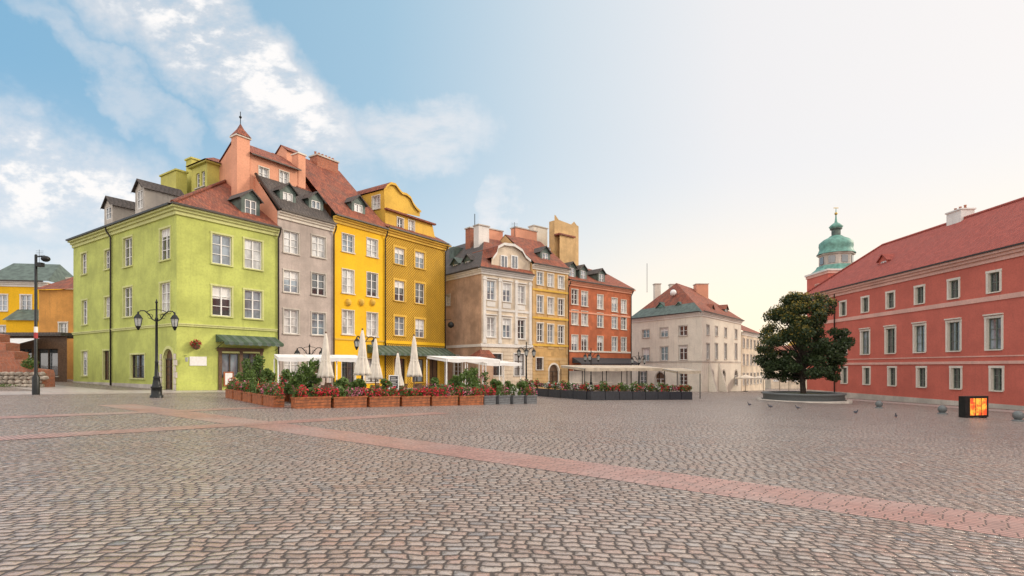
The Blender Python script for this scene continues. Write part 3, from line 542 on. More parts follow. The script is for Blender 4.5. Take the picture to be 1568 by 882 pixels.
def slope(q0,q1,a,c_,m1,m2,t=.45):
    m0,mm=lerp(q0,a,t),lerp(q1,c_,t); b.face(m1,[q0,q1,mm,m0]); b.face(m2,[m0,mm,c_,a] if a!=c_ else [m0,mm,a])
slope(cn[0],cn[1],p1,p1,copperd,rooft,.28); slope(cn[0],cn[3],p1,p2,rooft,rooft,.4); slope(cn[1],cn[2],p1,p2,rooft,rooft); slope(cn[3],cn[2],p2,p2,rooft,rooft)
for px in (1012,1040): dormer(b,WL,WL.u(px,1.2),1.2,WL.z(px,480,1.2),1.5,1.1,2.6,wall=copper,roof=copperd)
for px in (1090,1112): dormer(b,WR,WR.u(px,1.2),1.2,WR.z(px,484,1.2)+(.0),1.5,1.2,2.6,wall=copperd,roof=rooft)
b.ball(frame_w,(25.0,83,13.2),.5); chimney(b,ID,31,33,90,91.5,13,15.6,pink); chimney(b,ID,27.5,29,93,94,13,16,cream_t); chimney(b,ID,24,25,90,91,12,15.6,cream_t)
b.tube(iron,[(23.2,92,14.5),(23.2,92,19.5)],.04)
b.face(whitew,[P3(Lp,-3),P3(Bp,-3),P3(Bp,9.4),P3(Lp,9.4)]); b.face(whitew,[P3(Rp,-3),P3(Bp,-3),P3(Bp,9.4),P3(Rp,9.4)])
b.finish()
b=B('distant_cream_townhouse',39,91,0); D=Frame(39.0,91,.60,.80,1)
facade(b,D,0,18,-3.5,7.6,[dict(u=1.5+i*2.6,w=1.2,zb=z,zt=z+h) for i in range(6) for z,h in ((5,1.6),(2,1.9),(-1.4,2.0))],creamp,trim=stone)
cornice(b,D,0,18,7.7,white_t,e0=1); b.poly(rooft,D,[(-.4,-.5,7.75),(18,-.5,7.75),(18,5,10.5),(-.4,5,10.5)]); b.poly(creamp,D,[(0,0,-3),(0,10,-3),(0,10,7.7),(0,5,10.4),(0,0,7.7)]); b.poly(rooft,D,[(-.4,10,7.75),(18,10,7.75),(18,5,10.5),(-.4,5,10.5)])
b.finish()
for (x,y,w,h,m) in ((58,120,9,4.5,creamp),(67.5,124,8,6,ochre_p),(77,126,12,5,pink)):
    b=B('distant_low_house',x,y,0); D=Frame(x,y,1,.1,1)
    facade(b,D,0,w,-4,h,[dict(u=1.2+i*2.2,w=1.0,zb=z,zt=z+1.5) for i in range(int(w/2.3)) for z in (-1.5,1.6)],m,trim=white_t); b.poly(rooft,D,[(-.3,-.4,h),(w+.3,-.4,h),(w+.3,4,h+2.2),(-.3,4,h+2.2)]); b.poly(m,D,[(0,0,-4),(0,8,-4),(0,8,h),(0,4,h+2.2),(0,0,h)]); b.poly(m,D,[(w,0,-4),(w,8,-4),(w,8,h),(w,4,h+2.2),(w,0,h)]); b.finish()
# open parasols of a far cafe
for (x,y) in ((38.5,82),(42.0,84),(45.5,88),(37.5,86)):
    g0=gz(x,y); b=B('open_parasol',x,y,g0); b.tube(wood,[(x,y,g0),(x,y,g0+2.7)],.04); b.lathe(iron,(x,y,g0),[(.4,0),(.4,.08),(.05,.12)],10); b.lathe(canvas,(x,y,g0),[(1.6,2.05),(1.62,2.25),(.8,2.5),(.02,2.75)],8,smooth=False)
    for k in range(8): a=k*math.pi/4; b.tube(iron,[(x,y,g0+2.1),(x+.9*math.cos(a),y+.9*math.sin(a),g0+2.4)],.012,4)
    b.finish()

# ================= castle =================
b=B('red_royal_castle_wing',40,50,0); K=Frame(40,20,0,1,-1); KL=52.4
ws=[]
for i in range(11):
    y=64.7-i*4.05-20
    if y<1: continue
    ws.append(dict(u=y,w=1.05,zb=7.92,zt=9.54,rows=2,pane=glassd,frame=frame_g)); ws.append(dict(u=y,w=1.35,zb=3.15,zt=5.75,rows=3,pane=random.choice([glassd,glassd,glassb]),frame=frame_g,hood=True));
    ws.append(dict(u=y-.25,w=1.0,zb=-.25,zt=1.6,rows=3,pane=glassd,frame=frame_g))
facade(b,K,0,KL,-3.5,11.1,ws,castlew,trim=cream_t,depth=.3,sur=.2)
b.box(castlet,K,0,KL,-.08,.011,7.2,7.6); b.box(castlet,K,0,KL,-.10,.012,1.95,2.2); b.box(castlet,K,0,KL,-.05,.0125,2.55,2.65)
b.box(stone,K,0,KL,-.10,.013,-3.5,-1.35)
cornice(b,K,0,KL,11.2,castlet,steps=((.12,.35),(.3,.25),(.5,.2)),e1=1)
b.poly(roofc,K,[(0,-.6,11.25),(KL+.6,-.6,11.25),(KL-6,6,16.8),(0,6,16.8)]); b.poly(roofc,K,[(KL+.6,-.6,11.25),(KL+.6,12.6,11.25),(KL-6,6,16.8)]); b.poly(roofc,K,[(0,12.6,11.25),(KL+.6,12.6,11.25),(KL-6,6,16.8),(0,6,16.8)])
b.tube(roofc,[K.P(0,6,16.85),K.P(KL-6,6,16.85),K.P(KL+.6,-.6,11.3)],.14)
b.poly(castlew,K,[(KL,0,-3.5),(KL,12,-3.5),(KL,12,11.2),(KL,0,11.2)]); b.poly(castlew,K,[(0,12,-3.5),(KL,12,-3.5),(KL,12,11.2),(0,12,11.2)]); b.poly(castlew,K,[(0,0,-3.5),(0,12,-3.5),(0,12,11.2),(0,6,16.8),(0,0,11.2)])
yk=46*820/(1466-784)-20; chimney(b,K,yk-.9,yk+.9,5.6,7,15.5,17.7,white_t,white_t,pots=3)
yd=42.4*820/(1358-784)-20; dormer(b,K,yd,2.0,12.9,1.5,.9,2.5,wall=castlew,roof=roofc)
for yy in (46.3,): b.tube(gutter,[K.P(yy-.1,-.16,11),K.P(yy-.1,-.16,-1.5)],.07)
b.finish()
b=B('castle_tower_with_onion_dome',48.4,80,0)
T_=Frame(45.6,77.2,1,0,1)
facade(b,T_,0,5.6,-4,15.6,[dict(u=1.6,w=.9,zb=12.2,zt=14,pane=glassd),dict(u=4,w=.9,zb=12.2,zt=14,pane=glassd)],castlew,trim=castlet)
T2=Frame(45.6,77.2,0,1,-1); facade(b,T2,0,5.6,-4,15.6,[dict(u=2.8,w=.9,zb=12.2,zt=14,pane=glassd)],castlew,trim=castlet)
b.poly(castlew,T_,[(5.6,0,-4),(5.6,5.6,-4),(5.6,5.6,15.6),(5.6,0,15.6)]); b.poly(castlew,T_,[(0,5.6,-4),(5.6,5.6,-4),(5.6,5.6,15.6),(0,5.6,15.6)])
b.box(white_t,T_,-.25,5.85,-.25,5.85,15.6,15.85); b.box(castlet,T_,-.12,5.72,-.12,5.72,15.2,15.598)
cx,cy=48.4,80
b.lathe(copper,(cx,cy,15.85),[(3.3,0),(2.7,.5),(2.5,.9)],8,smooth=False,rot=R(22.5))
b.lathe(stone,(cx,cy,16.75),[(2.25,0),(2.25,1.5),(2.5,1.55),(2.5,1.75)],8,smooth=False,rot=R(22.5))
for i in range(8):
    a=R(45*i); b.box(glassd,Frame(cx+2.1*math.cos(a),cy+2.1*math.sin(a),-math.sin(a),math.cos(a),1),-.45,.45,-.06,.1,17.0,18.05)
b.lathe(copper,(cx,cy,18.5),[(2.6,0),(2.35,.35),(2.2,.8),(2.3,1.2),(2.25,1.7),(1.7,2.2),(1.1,2.5),(.8,2.75)],16)
b.lathe(copperd,(cx,cy,21.2),[(.62,0),(.62,1.0),(.85,1.05),(.75,1.3)],8,smooth=False); b.lathe(copper,(cx,cy,22.4),[(.8,0),(.95,.25),(.6,.6),(.2,.9),(.1,1.6),(.04,3.0)],12)
gold=simple('gilded_metal',(.6,.4,.1),.3,.9); b.ball(gold,(cx,cy,24.6),.22); b.box(gold,ID,cx-.35,cx+.35,cy-.03,cy+.03,25.4,25.5)
b.finish()

# ================= left background =================
b=B('yellow_house_with_copper_roof',-55,62,0); D=Frame(-58.5,60,1,.15,1)
facade(b,D,0,5.6,-1,11.2,[dict(u=1.2,w=1,zb=8,zt=9.8),dict(u=3.6,w=1,zb=8,zt=9.8),dict(u=1.2,w=1,zb=4.5,zt=6.3),dict(u=3.6,w=1,zb=4.5,zt=6.3)],yellow,trim=white_t)
cornice(b,D,0,5.6,11.3,white_t,e0=1,e1=1); b.poly(copperd,D,[(-.5,-.5,11.4),(6.1,-.5,11.4),(5.2,3,13.9),(.3,3,13.9)]); b.poly(copperd,D,[(6.1,-.5,11.4),(6.1,7,11.4),(5.2,3,13.9)]); b.poly(yellow,D,[(5.6,0,-1),(5.6,7,-1),(5.6,7,11.3),(5.6,0,11.3)])
facade(b,D,3.0,9,-1,6.8,[dict(u=7,w=1,zb=4.6,zt=6)],yellow,v=-2); b.poly(copperd,D,[(2.8,-2.3,6.8),(9.2,-2.3,6.8),(9.2,0,8.2),(2.8,0,8.2)]); b.box(cream_t,D,5.7,9,3,8,8,12.4); antenna(b,D.P(3,3,13.8)); b.finish()
b=B('orange_house',-48,54,0); D=Frame(-48.6,55,.85,-.1,1); ora=stucco('orange_render',(.72,.34,.08))
facade(b,D,0,4.6,-1,9.6,[dict(u=2.8,w=.9,zb=4.7,zt=6.2)],ora,trim=cream_t); b.poly(rooft,D,[(-.3,-.4,9.6),(5,-.4,9.6),(5,4,12.2),(2,4,12.2)]); b.poly(ora,D,[(0,0,-1),(0,8,-1),(0,8,9.6),(0,0,9.6)]); b.finish()
b=B('market_pavilion',-42,48,0); D=Frame(-50,47.5,1,-.05,1)
facade(b,D,0,11,-1,4.4,[dict(u=2+i*2.4,w=1.9,zb=.9,zt=3.3,pane=glassd,frame=frame_b,rows=1) for i in range(4)],wood)
b.box(slate,D,-.3,11,-.6,4,4.4,4.7); b.poly(canvasw,D,[(1.5,-.5,4.2),(9,-.5,4.2),(9,-3.2,3.4),(1.5,-3.2,3.4)]); b.box(canvasw,D,1.5,9,-3.22,-3.18,3.0,3.4)
for i in range(4): b.tube(iron,[D.P(1.7+i*2.3,-3.1,0),D.P(1.7+i*2.3,-3.1,3.4)],.05)
b.leaves(leafg,D.P(9.5,-2.5,1.8),(1.2,.8,1.1),500,.2); b.finish()
b=B('ruined_brick_town_wall',-36,36,0); D=Frame(-48,36.5,1,-.03,1)
prof=[(0,5.2),(4,4.6),(9,4.2),(12.6,4.0),(13.2,3.9),(13.2,3.4),(13.9,3.3),(13.9,2.8),(14.5,2.7),(14.5,2.2),(15.2,2.1),(15.2,1.6),(16.3,1.5),(16.4,1.2)]
for i in range(len(prof)-1):
    (a,z0),(c,z1)=prof[i],prof[i+1]
    if c>a: b.poly(brick,D,[(a,0,.4),(c,0,.4),(c,0,z1),(a,0,z0)])
    b.poly(brick,D,[(a,0,z0),(c,0,z1),(c,1,z1),(a,1,z0)])
for row in range(4):
    a=10+.2*(row%2)
    while a<16.3:
        w_=random.uniform(.35,.7); h_=.27; b.ball(rubble,D.P(a+w_/2,-.05,.42+row*.27),(w_*.54,.22,h_*.58),7,5,False,.08); a+=w_
for i in range(30): a=random.uniform(10,16.6); r=random.uniform(.1,.22); b.ball(rubble,D.P(a,-.45-random.random()*.5,.45),(r*1.3,r,r*.7),7,4,False,.12)
b.poly(brick,D,[(16.4,0,.2),(16.4,1,.2),(16.4,1,1.2),(16.4,0,1.2)])
b.leaves(leafg,D.P(15.8,-.3,1.9),(.5,.35,.35),350,.12); b.leaves(leafg,D.P(13,-1.3,.5),(3,.6,.12),700,.1); b.finish()

# ================= street lamps =================
def lantern(b,c,s=1):
    x,y,z=c
    b.lathe(iron,c,[(.0,-.22*s),(.05*s,-.2*s),(.13*s,-.02*s),(.15*s,0)],6,smooth=False); b.lathe(lampglass,c,[(.13*s,.005),(.2*s,.42*s)],6,smooth=False)
    for i in range(6):
        a=math.pi*i/3; b.tube(iron,[(x+.135*s*math.cos(a),y+.135*s*math.sin(a),z),(x+.21*s*math.cos(a),y+.21*s*math.sin(a),z+.43*s)],.012*s,4)
    b.lathe(iron,(x,y,z+.42*s),[(.24*s,0),(.22*s,.04*s),(.13*s,.18*s),(.05*s,.25*s),(.06*s,.3*s),(.0,.42*s)],6)
def street_lamp(x,y,h,n=2,rot=0.,s=1.0):
    g0=gz(x,y); b=B('ornate_street_lamp',x,y,g0); c=(x,y,g0)
    b.lathe(iron,c,[(.3,-.1),(.3,.12),(.24,.16),(.24,.5),(.28,.55),(.2,.62),(.15,1.0),(.17,1.05),(.1,1.15),(.075,1.8),(.09,1.85),(.07,1.9),(.055,h*.78),(.09,h*.79),(.05,h*.81),(.04,h-.25),(.07,h-.22),(.03,h-.1),(.0,h)],12)
    for i in range(n):
        a=rot+2*math.pi*i/n; dx,dy=math.cos(a),math.sin(a)
        pts=[(x+dx*r*s,y+dy*r*s,g0+h*.80+z*s) for r,z in ((.03,-.15),(.2,-.05),(.35,.2),(.55,.38),(.75,.38),(.85,.25),(.85,.12))]
        b.tube(iron,pts,.028*s+.004); b.tube(iron,[(x+dx*.04,y+dy*.04,g0+h*.80+.45*s),(x+dx*.3*s,y+dy*.3*s,g0+h*.80+.42*s),(x+dx*.5*s,y+dy*.5*s,g0+h*.80+.3*s)],.02)
        b.tube(iron,[(x+dx*.3*s+math.cos(t)*.12*dx*s,y+dy*.3*s+math.cos(t)*.12*dy*s,g0+h*.80+.1*s+math.sin(t)*.12*s) for t in [k*.7 for k in range(9)]],.015)
        lantern(b,(x+dx*.85*s,y+dy*.85*s,g0+h*.80-.42*s),s*.95)
    b.finish()
street_lamp(-18.45,27.8,5.15,2,R(12)); street_lamp((555-784)/820*41,41,4.9,3,.3); street_lamp((806-784)/820*52,52,5.0,3,.5); street_lamp((905-784)/820*60,60,5.0,3,.2)
street_lamp((978-784)/820*66,66,5.0,3,.4); street_lamp((474-784)/820*39,39,3.6,2,.2)
x,y=(55-784)/820*27.6,27.6; g0=gz(x,y); b=B('tall_camera_pole',x,y,g0)
b.lathe(iron,(x,y,g0),[(.16,-.1),(.16,.9),(.1,1.0),(.075,1.1),(.06,7.2),(.0,7.25)],10); b.lathe(frame_w,(x,y,g0),[(.082,3.2),(.082,3.5)],10); b.lathe(redc,(x,y,g0),[(.084,2.9),(.084,3.2)],10)
b.tube(iron,[(x,y,g0+7.1),(x+.45,y,g0+7.15)],.035); b.ball(iron,(x+.5,y,g0+7.0),(.2,.2,.16)); b.box(iron,ID,x+.05,x+.35,y-.12,y+.12,g0+6.6,g0+6.8); b.finish()

# ================= cafe terrace =================
T=Frame(-9.2,22.7,.76,.65,1)
def planter(F,u,v,w,d,h,m,fl,name,hh=.35,along='u'):
    c=F.P(u+w/2 if along=='u' else u+d/2, v+d/2 if along=='u' else v+w/2,0); g0=gz(c[0],c[1]); b=B(name,c[0],c[1],g0)
    uu,vv=(w,d) if along=='u' else (d,w)
    b.box(m,F,u,u+uu,v,v+vv,g0-.1,g0+h-.06); b.box(m,F,u-.03,u+uu+.03,v-.03,v+vv+.03,g0+h-.058,g0+h)
    for k in range(1,4): b.box(frame_b if m is woodp else iron,F,u+.02,u+uu-.02,v-.008,v+.01,g0+h*k/4-.012,g0+h*k/4+.002)
    n=max(2,int(w/.3))
    for i in range(n):
        t=(i+.5)/n+random.uniform(-.08,.08); q=F.P(u+uu*(t if along=='u' else .5),v+vv*(t if along=='v' else .5),g0+h+hh*.35); k=random.uniform(.6,1.5)
        b.leaves(leafg,q,(.25,.25,hh*k),170,.11); f=random.choice(fl)
        if f: b.leaves(f,(q[0]-F.vx*.1,q[1]-F.vy*.1,q[2]+hh*.15),(.26,.22,hh*k*.9),random.randint(40,140),.09)
    b.finish()
u=0
while u<8.6: planter(T,u,0,1.55,.5,.5,woodp,[flr,flr,flr,flp,None],'wooden_flower_planter'); u+=1.7
while u<14: planter(T,u,.1,.8,.5,.5,greyp,[flp,flr,flw,None],'grey_flower_planter',.42); u+=1.05
for i in range(5): planter(T,-.6,.9+i*1.75,1.5,.45,.5,woodp,[flr,None,flp,flr],'wooden_flower_planter',.4,'v')
def shrub(x,y,h,r,fl=None):
    g0=gz(x,y); b=B('potted_shrub',x,y,g0); b.lathe(woodp,(x,y,g0),[(0,0),(.2,0),(.27,.42),(.29,.45),(.24,.45),(.22,.4),(0,.4)],12)
    for k in range(8): b.leaves(leafg,(x+random.uniform(-r,r)*.7,y+random.uniform(-r,r)*.7,g0+.5+(h-.5)*random.uniform(.1,.95)),(r*.5,r*.5,(h-.5)*.25),130,.13)
    for k in range(4): b.tube(bark,[(x,y,g0+.4),(x+random.uniform(-r,r)*.5,y+random.uniform(-r,r)*.5,g0+h*.8)],.015)
    if fl: b.leaves(fl,(x,y,g0+h*.7),(r,r,h*.3),60,.09)
    b.finish()
for px,Y,h,r,f in ((383,30,2.0,.6,None),(396,30.5,2.2,.55,None),(410,29.5,1.5,.5,flr),(440,27.5,1.6,.45,flr),(452,26.5,1.5,.5,None),(466,27,2.1,.55,None),(477,28,1.8,.5,None),(520,25.5,1.3,.45,flr),(545,25.8,1.2,.4,None),(590,27,1.2,.4,flr),(660,28,1.3,.4,flp),(700,30,1.5,.45,None),(718,31,1.8,.55,None),(735,33,2.0,.6,flp),(762,31.5,1.3,.4,flr),(780,34,1.3,.4,None),(802,32.5,1.3,.4,flp)): shrub((px-784)/820*Y,Y,h,r,f)
def parasol(x,y,h):
    g0=gz(x,y); b=B('closed_parasol',x,y,g0); c=(x,y,g0)
    b.lathe(iron,c,[(0,0),(.42,0),(.42,.07),(.1,.1),(.05,.2)],12); b.tube(wood,[(x,y,g0+.1),(x,y,g0+h-.05)],.032,8); ph=random.random()*6
    b.lathe(canvas,c,[(.02,h),(.05,h-.06),(.1,h-.35),(.14,h-.8),(.18,h-1.3),(.19,h-1.42),(.25,h-1.7),(.33,h-2.15),(.36,h-2.3),(.28,h-2.28),(.1,h-2.0)],32,lambda a,t:1+.28*math.sin(a*8+ph)*min(1,.3+t*1.2)+.06*math.sin(a*3+ph))
    b.lathe(canvas,c,[(.2,h-1.37),(.215,h-1.41),(.2,h-1.45)],20); b.ball(wood,(x,y,g0+h+.03),.05)
    b.finish()
for px,Y,top in ((499,27.5,510),(555,27,505),(575,30,518),(634,30,514),(609,33,540)):
    x=(px-784)/820*Y; parasol(x,Y,EYE+(HY-top)*Y/820-gz(x,Y))
def canopy(F,u0,u1,v0,v1,zt,name='white_canopy',m=None,n=4):
    c=F.P((u0+u1)/2,(v0+v1)/2,0); b=B(name,c[0],c[1],0); m=m or canvasw
    for i in range(n+1):
        u=u0+(u1-u0)*i/n; 
        for v in (v0,v1): p=F.P(u,v,0); b.tube(frame_w if m is canvasw else iron,[(p[0],p[1],gz(p[0],p[1])),(p[0],p[1],zt)],.04)
        b.tube(frame_w,[F.P(u,v0,zt+.02),F.P(u,v1,zt+.28)],.03)
    nb=n*4
    for i in range(nb):
        a=u0+(u1-u0)*i/nb; c=u0+(u1-u0)*(i+1)/nb; sa=-.05*math.sin(math.pi*((i%4)/4)); s2=-.05*math.sin(math.pi*((i%4+1)/4))
        b.face(m,[F.P(a,v0-.1,zt+.05),F.P(c,v0-.1,zt+.05),F.P(c,(v0+v1)/2,zt+.15+s2),F.P(a,(v0+v1)/2,zt+.15+sa)],True); b.face(m,[F.P(a,(v0+v1)/2,zt+.15+sa),F.P(c,(v0+v1)/2,zt+.15+s2),F.P(c,v1,zt+.3),F.P(a,v1,zt+.3)],True)
        b.face(m,[F.P(a,v0-.11,zt+.05),F.P(c,v0-.11,zt+.05),F.P(c,v0-.13,zt-.18+s2),F.P(a,v0-.13,zt-.18+sa)])
    b.poly(m,F,[(u0,v0-.1,zt-.2),(u0,v1,zt+.1),(u0,v1,zt+.3),(u0,v0-.1,zt+.05)]); b.finish()
Q=Frame((426-784)/820*34,34,.80,.45,1); canopy(Q,0,5.4,0,2.4,EYE+(HY-552)*34/820+.15,n=3)
Q=Frame((684-784)/820*39,39,.72,.69,1); canopy(Q,0,5.2,0,2.5,2.25,n=3); Q=Frame((744-784)/820*46,46,.72,.69,1); canopy(Q,0,4.2,0,2.5,2.0,n=2)
def proto_chair():
    b=B('wicker_cafe_chair'); 
    b.box(wicker,ID,-.23,.23,-.23,.23,.42,.48)
    for x in (-.21,.21):
        for y in (-.2,.2): b.tube(wicker,[(x*1.05,y*1.1,0),(x,y,.43)],.02)
        b.tube(wicker,[(x,-.22,.46),(x*1.1,-.2,.66),(x*1.12,.15,.68),(x*1.05,.24,.66)],.022)
    for k in range(5): z=.5+k*.09; b.box(wicker,ID,-.22+.01*k,.22-.01*k,.22+.02*k,.245+.02*k,z,z+.075)
    for x in (-.21,.21): b.tube(wicker,[(x,.21,.44),(x,.25,.7),(x*.85,.33,.96)],.022)
    return b.single()
def proto_table():
    b=B('round_cafe_table'); b.lathe(tablem,(0,0,0),[(0,.72),(.4,.72),(.41,.735),(.4,.75),(0,.75)],20); b.lathe(iron,(0,0,0),[(.25,0),(.24,.03),(.05,.06),(.035,.7),(.1,.72)],10); return b.single()
ch=proto_chair(); tb=proto_table()
def inst(o,x,y,r):
    n=o if not o.get('used') else bpy.data.objects.new(o.name.split('.')[0],o.data)
    if n is not o: scene.collection.objects.link(n)
    o['used']=1; n.location=(x,y,gz(x,y)); n.rotation_euler=(0,0,r)
def sets(F,us,vs,):
    for u in us:
        for v in vs:
            x,y,_=F.P(u+random.uniform(-.15,.15),v+random.uniform(-.15,.15),0); inst(tb,x,y,0)
            a0=random.uniform(0,6)
            for k in range(3):
                a=a0+k*2.09; inst(ch,x+.72*math.cos(a),y+.72*math.sin(a),a-math.pi/2)
sets(T,(1.4,3.6,5.8,8.0,10.4,12.6),(1.7,4.2,6.6))
def menu(x,y,r):
    g0=gz(x,y); F=Frame(x,y,math.cos(r),math.sin(r),1); b=B('menu_stand',x,y,g0); b.box(frame_w,F,-.26,.26,-.02,.02,g0+.75,g0+1.5); b.box(darkc,F,-.22,.22,-.03,-.021,g0+.8,g0+1.45)
    for k in range(7): b.box(frame_w,F,-.17,.1+.05*(k%3),-.034,-.0305,g0+.86+k*.08,g0+.885+k*.08)
    for s_ in (-.24,.24): b.tube(frame_w,[F.P(s_,-.12,g0),F.P(s_,0,g0+1.5)],.02); b.tube(frame_w,[F.P(s_,.35,g0),F.P(s_,0,g0+1.5)],.02)
    b.finish()
menu(-6.3,28.5,.5)
T2f=Frame(5.7,38.6,.823,.567,1); b=B('black_terrace_fence',5.7,38.6,0)
def fence(F,u0,u1,v0):
    n=int((u1-u0)/1.4)
    for i in range(n):
        a=u0+(u1-u0)*i/n; c=u0+(u1-u0)*(i+1)/n-.06; p=F.P(a,v0,0); g0=gz(p[0],p[1])
        b.box(blackp,F,a,c,v0,v0+.4,g0-.15,g0+.62); b.box(iron,F,a,a+.06,v0+.1,v0+.16,g0+.63,g0+1.0); b.box(iron,F,a,c+.05,v0+.1,v0+.14,g0+1.0,g0+1.04)
        for k in range(4): q=F.P(a+(k+.5)*(c-a)/4,v0+.2,g0+.82); h=random.uniform(.15,.45); b.leaves(leafg,(q[0],q[1],q[2]+h*.4),(.24,.24,h),150,.12); b.leaves(random.choice([flr,flp,flw,flr]),(q[0]-.04,q[1]-.08,q[2]+.1),(.26,.24,h),random.randint(10,60),.11)
fence(T2f,0,11.6,0); fence(Frame(5.7,38.6,-.567,.823,-1),.5,9.5,0); b.finish()
sets(T2f,(1.5,4,6.5,9),(1.8,4.5))
Q=Frame(5.9,43.5,.823,.567,1); canopy(Q,0,9.8,0,3,1.55,'beige_canopy',canvasb,4)
Q=Frame(14.5,47.0,.9,.4,1); canopy(Q,0,2.6,0,2.4,1.3,'beige_canopy',canvasb,1)

# ================= tree =================
tx,ty=26.6,49.0; g0=gz(tx,ty); b=B('leafy_linden_tree',tx,ty,g0)
b.tube(bark,[(tx,ty,g0-.1),(tx+.05,ty,g0+.8),(tx-.05,ty,g0+2.2),(tx+.1,ty,g0+4.5),(tx,ty,g0+7.5)],[.34,.25,.22,.16,.05],10)
cl=[]
for i in range(150):
    a=random.uniform(0,6.283); zz=random.uniform(0,1); prof_=math.sin(math.pi*min(1,(zz*.72+.22)))**.6*(1+.10*math.sin(3*a+5*zz))
    r=3.75*prof_*math.sqrt(random.uniform(.15,1)); cl.append((tx+r*math.cos(a),ty+r*math.sin(a),g0+2.1+zz*7.4))
for q in cl:
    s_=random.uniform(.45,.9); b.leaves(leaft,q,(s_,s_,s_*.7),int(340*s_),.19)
for q in cl[::2]: b.tube(bark,[(tx,ty,g0+2+(q[2]-g0-2)*.35),((tx+q[0])/2,(ty+q[1])/2,g0+2+(q[2]-g0-2)*.75),q],[.1,.06,.02],5)
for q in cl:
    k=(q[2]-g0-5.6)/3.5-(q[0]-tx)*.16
    if k>0: b.leaves(leafy,(q[0],q[1],q[2]+.2),(.7,.7,.5),int(20+80*min(1,k)),.17)  # painted sun: golden leaves scattered over the upper left of the crown
b.finish()
b=B('round_stone_bench_planter',tx,ty,g0); c=(tx,ty,g0)
b.lathe(stone,c,[(3.85,-.3),(3.85,.16),(3.5,.17),(3.45,.18)],40); b.lathe(bollm,c,[(3.3,.0),(3.3,.62),(3.42,.64),(3.42,.78),(2.8,.79),(2.75,.6)],40); b.lathe(leafg,c,[(2.78,.62),(1.5,.7),(.1,.72)],24)
b.finish()

# ================= sign, bollards, pigeons =================
x,y=(1496-784)/820*29.5,29.5; g0=gz(x,y); F=Frame(x,y,.97,.25,1); b=B('illuminated_info_box',x,y,g0)
em,nt,bs=newmat('lit_orange_panel'); uv=TC(nt); cc=MIX(nt,MR(nt,NOISE(nt,uv,3,2),.4,.6),(.8,.08,.02),(1,.45,.05)); nt.links.new(cc,bs.inputs['Base Color']); nt.links.new(cc,bs.inputs['Emission Color']); bs.inputs['Emission Strength'].default_value=.6
b.box(iron,F,-.85,.85,0,.35,g0+.04,g0+1.2); b.box(iron,F,-.8,-.6,.05,.3,g0-.1,g0+.04); b.box(iron,F,.6,.8,.05,.3,g0-.1,g0+.04)
for k in range(3): b.box(em,F,-.5+k*.42,-.14+k*.42,-.012,.0,g0+.15,g0+1.08)
b.finish()
for px,py in ((1290,616),(1346,625),(1443,634),(1559,645)):
    t=(px-CX)/FPX; Y=EYE/((py-HY)/FPX-.0144-.027*t); x=t*Y; g0=gz(x,Y); b=B('stone_ball_bollard',x,Y,g0); b.lathe(bollm,(x,Y,g0),[(.26,-.05),(.26,.06),(.14,.1)],14); b.ball(bollm,(x,Y,g0+.3),.24,14,10); b.finish()
def pigeon(x,y,r):
    b=B('pigeon'); b.ball(pigeonm,(0,0,.12),(.13,.06,.065),10,6); b.tube(pigeonm,[(.08,0,.14),(.13,0,.2),(.15,0,.235)],[.045,.03,.028],8); b.ball(pigeonm,(.155,0,.24),.03,8,6); b.tube(bark,[(.18,0,.24),(.205,0,.232)],[.01,.003],5)
    b.face(pigeonm,[(-.08,-.03,.13),(-.08,.03,.13),(-.24,.035,.09),(-.24,-.035,.09)]); 
    for s_ in (-.025,.025): b.tube(redc,[(.01,s_,.08),(.015,s_,0)],.006,4); b.tube(redc,[(.0,s_,.004),(.04,s_,.004)],.006,4)
    o=b.single(); o.location=(x,y,gz(x,y)); o.rotation_euler=(0,0,r)
for px,py in ((1148,622),(1180,625),(1222,627),(1310,634),(1372,640)):
    t=(px-CX)/FPX; Y=EYE/((py-HY)/FPX-.0144-.027*t); pigeon(t*Y,Y,random.uniform(0,6))

# ================= world, sun, camera =================
w=bpy.data.worlds.new('World'); scene.world=w; w.use_nodes=True; nt=w.node_tree; nt.nodes.clear()
SAZ,SEL=R(76),R(25)
sky=nt.nodes.new('ShaderNodeTexSky'); sky.sky_type='NISHITA'; sky.sun_disc=False; sky.sun_elevation=SEL; sky.sun_rotation=SAZ; sky.air_density=1.0; sky.dust_density=1.0; sky.ozone_density=2.0
bg1=nt.nodes.new('ShaderNodeBackground'); bg1.inputs[1].default_value=.14; nt.links.new(sky.outputs[0],bg1.inputs[0])
d=nt.nodes.new('ShaderNodeTexCoord').outputs['Generated']; o=XYZ(nt,d)
az=M(nt,'ARCTAN2',o[0],o[1]); el=M(nt,'ARCSINE',o[2])
nz=XYZ(nt,NOISE(nt,d,4,6,.62,col=True))
azw=M(nt,'ADD',az,M(nt,'MULTIPLY',M(nt,'SUBTRACT',nz[0],.5),.34))
elw=M(nt,'ADD',el,M(nt,'MULTIPLY',M(nt,'SUBTRACT',nz[1],.5),.26))
def blob(a0,e0,ang,la,lb,k=1.0):
    ca,sa=math.cos(R(ang)),math.sin(R(ang)); da=M(nt,'SUBTRACT',azw,R(a0)); de=M(nt,'SUBTRACT',elw,R(e0))
    p=M(nt,'DIVIDE',M(nt,'ADD',M(nt,'MULTIPLY',da,ca),M(nt,'MULTIPLY',de,sa)),R(la)); q=M(nt,'DIVIDE',M(nt,'SUBTRACT',M(nt,'MULTIPLY',de,ca),M(nt,'MULTIPLY',da,sa)),R(lb))
    r=M(nt,'ADD',M(nt,'MULTIPLY',p,p),M(nt,'MULTIPLY',q,q)); return M(nt,'MULTIPLY',MR(nt,r,1.8,.0),k)
m_=None
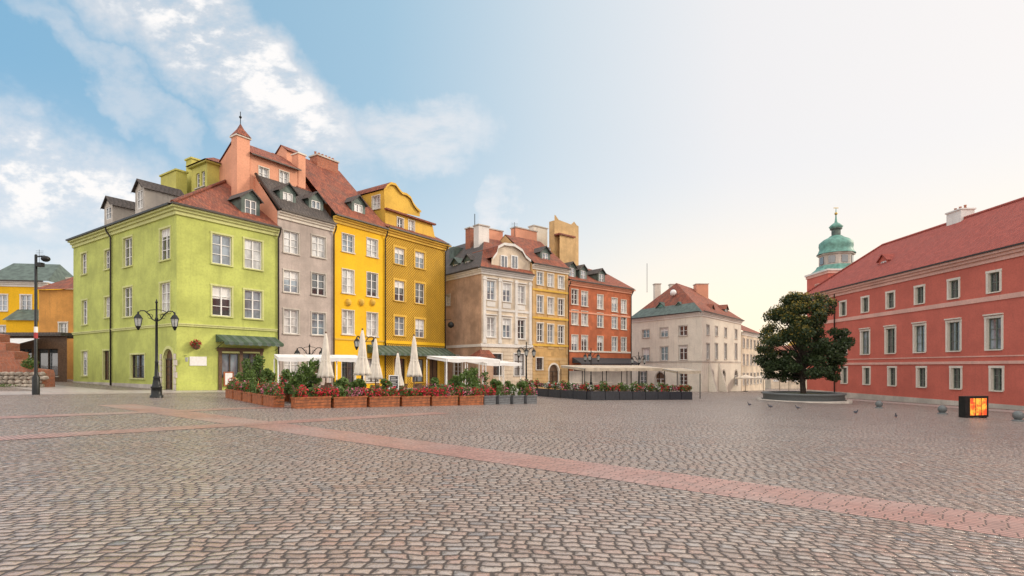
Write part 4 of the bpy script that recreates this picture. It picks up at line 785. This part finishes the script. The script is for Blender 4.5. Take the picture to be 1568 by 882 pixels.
for a in ((-27,26,-24,15,3.8,1),(-40,15.5,-12,10,4.5,1),(-9,23,8,7,3,.75),(0,17,60,4,1.8,.8),(-38,25,-38,7,1.6,.5),(-42,9,-5,10,2,.7),(-20,17,-20,9,2,.3)):
    q=blob(*a); m_=q if m_ is None else M(nt,'MAXIMUM',m_,q)
wis=NOISE(nt,MAP(nt,d,(3,9,9),(0,0,.5)),3,5,.62)
m_=M(nt,'MULTIPLY',m_,MR(nt,wis,.28,.62,.42,1.08),clamp=True)
hc=RAMP(nt,MR(nt,az,R(-45),R(45),0,1,False),[(0,(.27,.55,.78)),(.35,(.44,.67,.83)),(.55,(.70,.80,.87)),(.75,(.90,.89,.90)),(1,(.98,.94,.92))])
hc=MIX(nt,MR(nt,el,R(24),R(4),0,.75),hc,(.92,.95,.96))
warm=MR(nt,el,R(20),R(-1)); azf=M(nt,'MULTIPLY',MR(nt,az,R(-12),R(20)),MR(nt,az,R(120),R(60))); wf=M(nt,'MULTIPLY',warm,azf)
hc=MIX(nt,wf,hc,(1.25,1.04,.76)); cc=MIX(nt,m_,hc,(1.0,.98,.97))
# unseen bright sky added overhead and behind the viewer to lift the facades
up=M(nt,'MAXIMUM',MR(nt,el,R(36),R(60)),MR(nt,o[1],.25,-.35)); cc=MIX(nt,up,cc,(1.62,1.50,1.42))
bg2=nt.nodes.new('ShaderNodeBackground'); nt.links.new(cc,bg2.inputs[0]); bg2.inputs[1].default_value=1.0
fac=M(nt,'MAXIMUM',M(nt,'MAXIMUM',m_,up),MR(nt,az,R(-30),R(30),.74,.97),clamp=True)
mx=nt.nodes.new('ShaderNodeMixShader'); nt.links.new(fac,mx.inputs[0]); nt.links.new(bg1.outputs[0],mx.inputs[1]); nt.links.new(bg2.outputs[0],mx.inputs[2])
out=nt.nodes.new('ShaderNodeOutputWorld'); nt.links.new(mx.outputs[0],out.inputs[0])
sd=Vector((math.sin(SAZ)*math.cos(SEL),math.cos(SAZ)*math.cos(SEL),math.sin(SEL)))
sl=bpy.data.lights.new('sun','SUN'); sl.energy=2.0; sl.angle=R(10); sl.color=(1,.86,.68); so=bpy.data.objects.new('sun',sl); so.rotation_euler=(-sd).to_track_quat('-Z','Y').to_euler(); so.location=(60,30,60); scene.collection.objects.link(so)
cam=bpy.data.cameras.new('camera'); cam.lens=36*FPX/1568; cam.shift_y=121/1568; cam.clip_end=4000; co=bpy.data.objects.new('camera',cam); co.location=(0,0,EYE); co.rotation_euler=(R(90),0,0); scene.collection.objects.link(co); scene.camera=co
scene.view_settings.view_transform='Standard'; scene.view_settings.look='None'; scene.view_settings.exposure=0
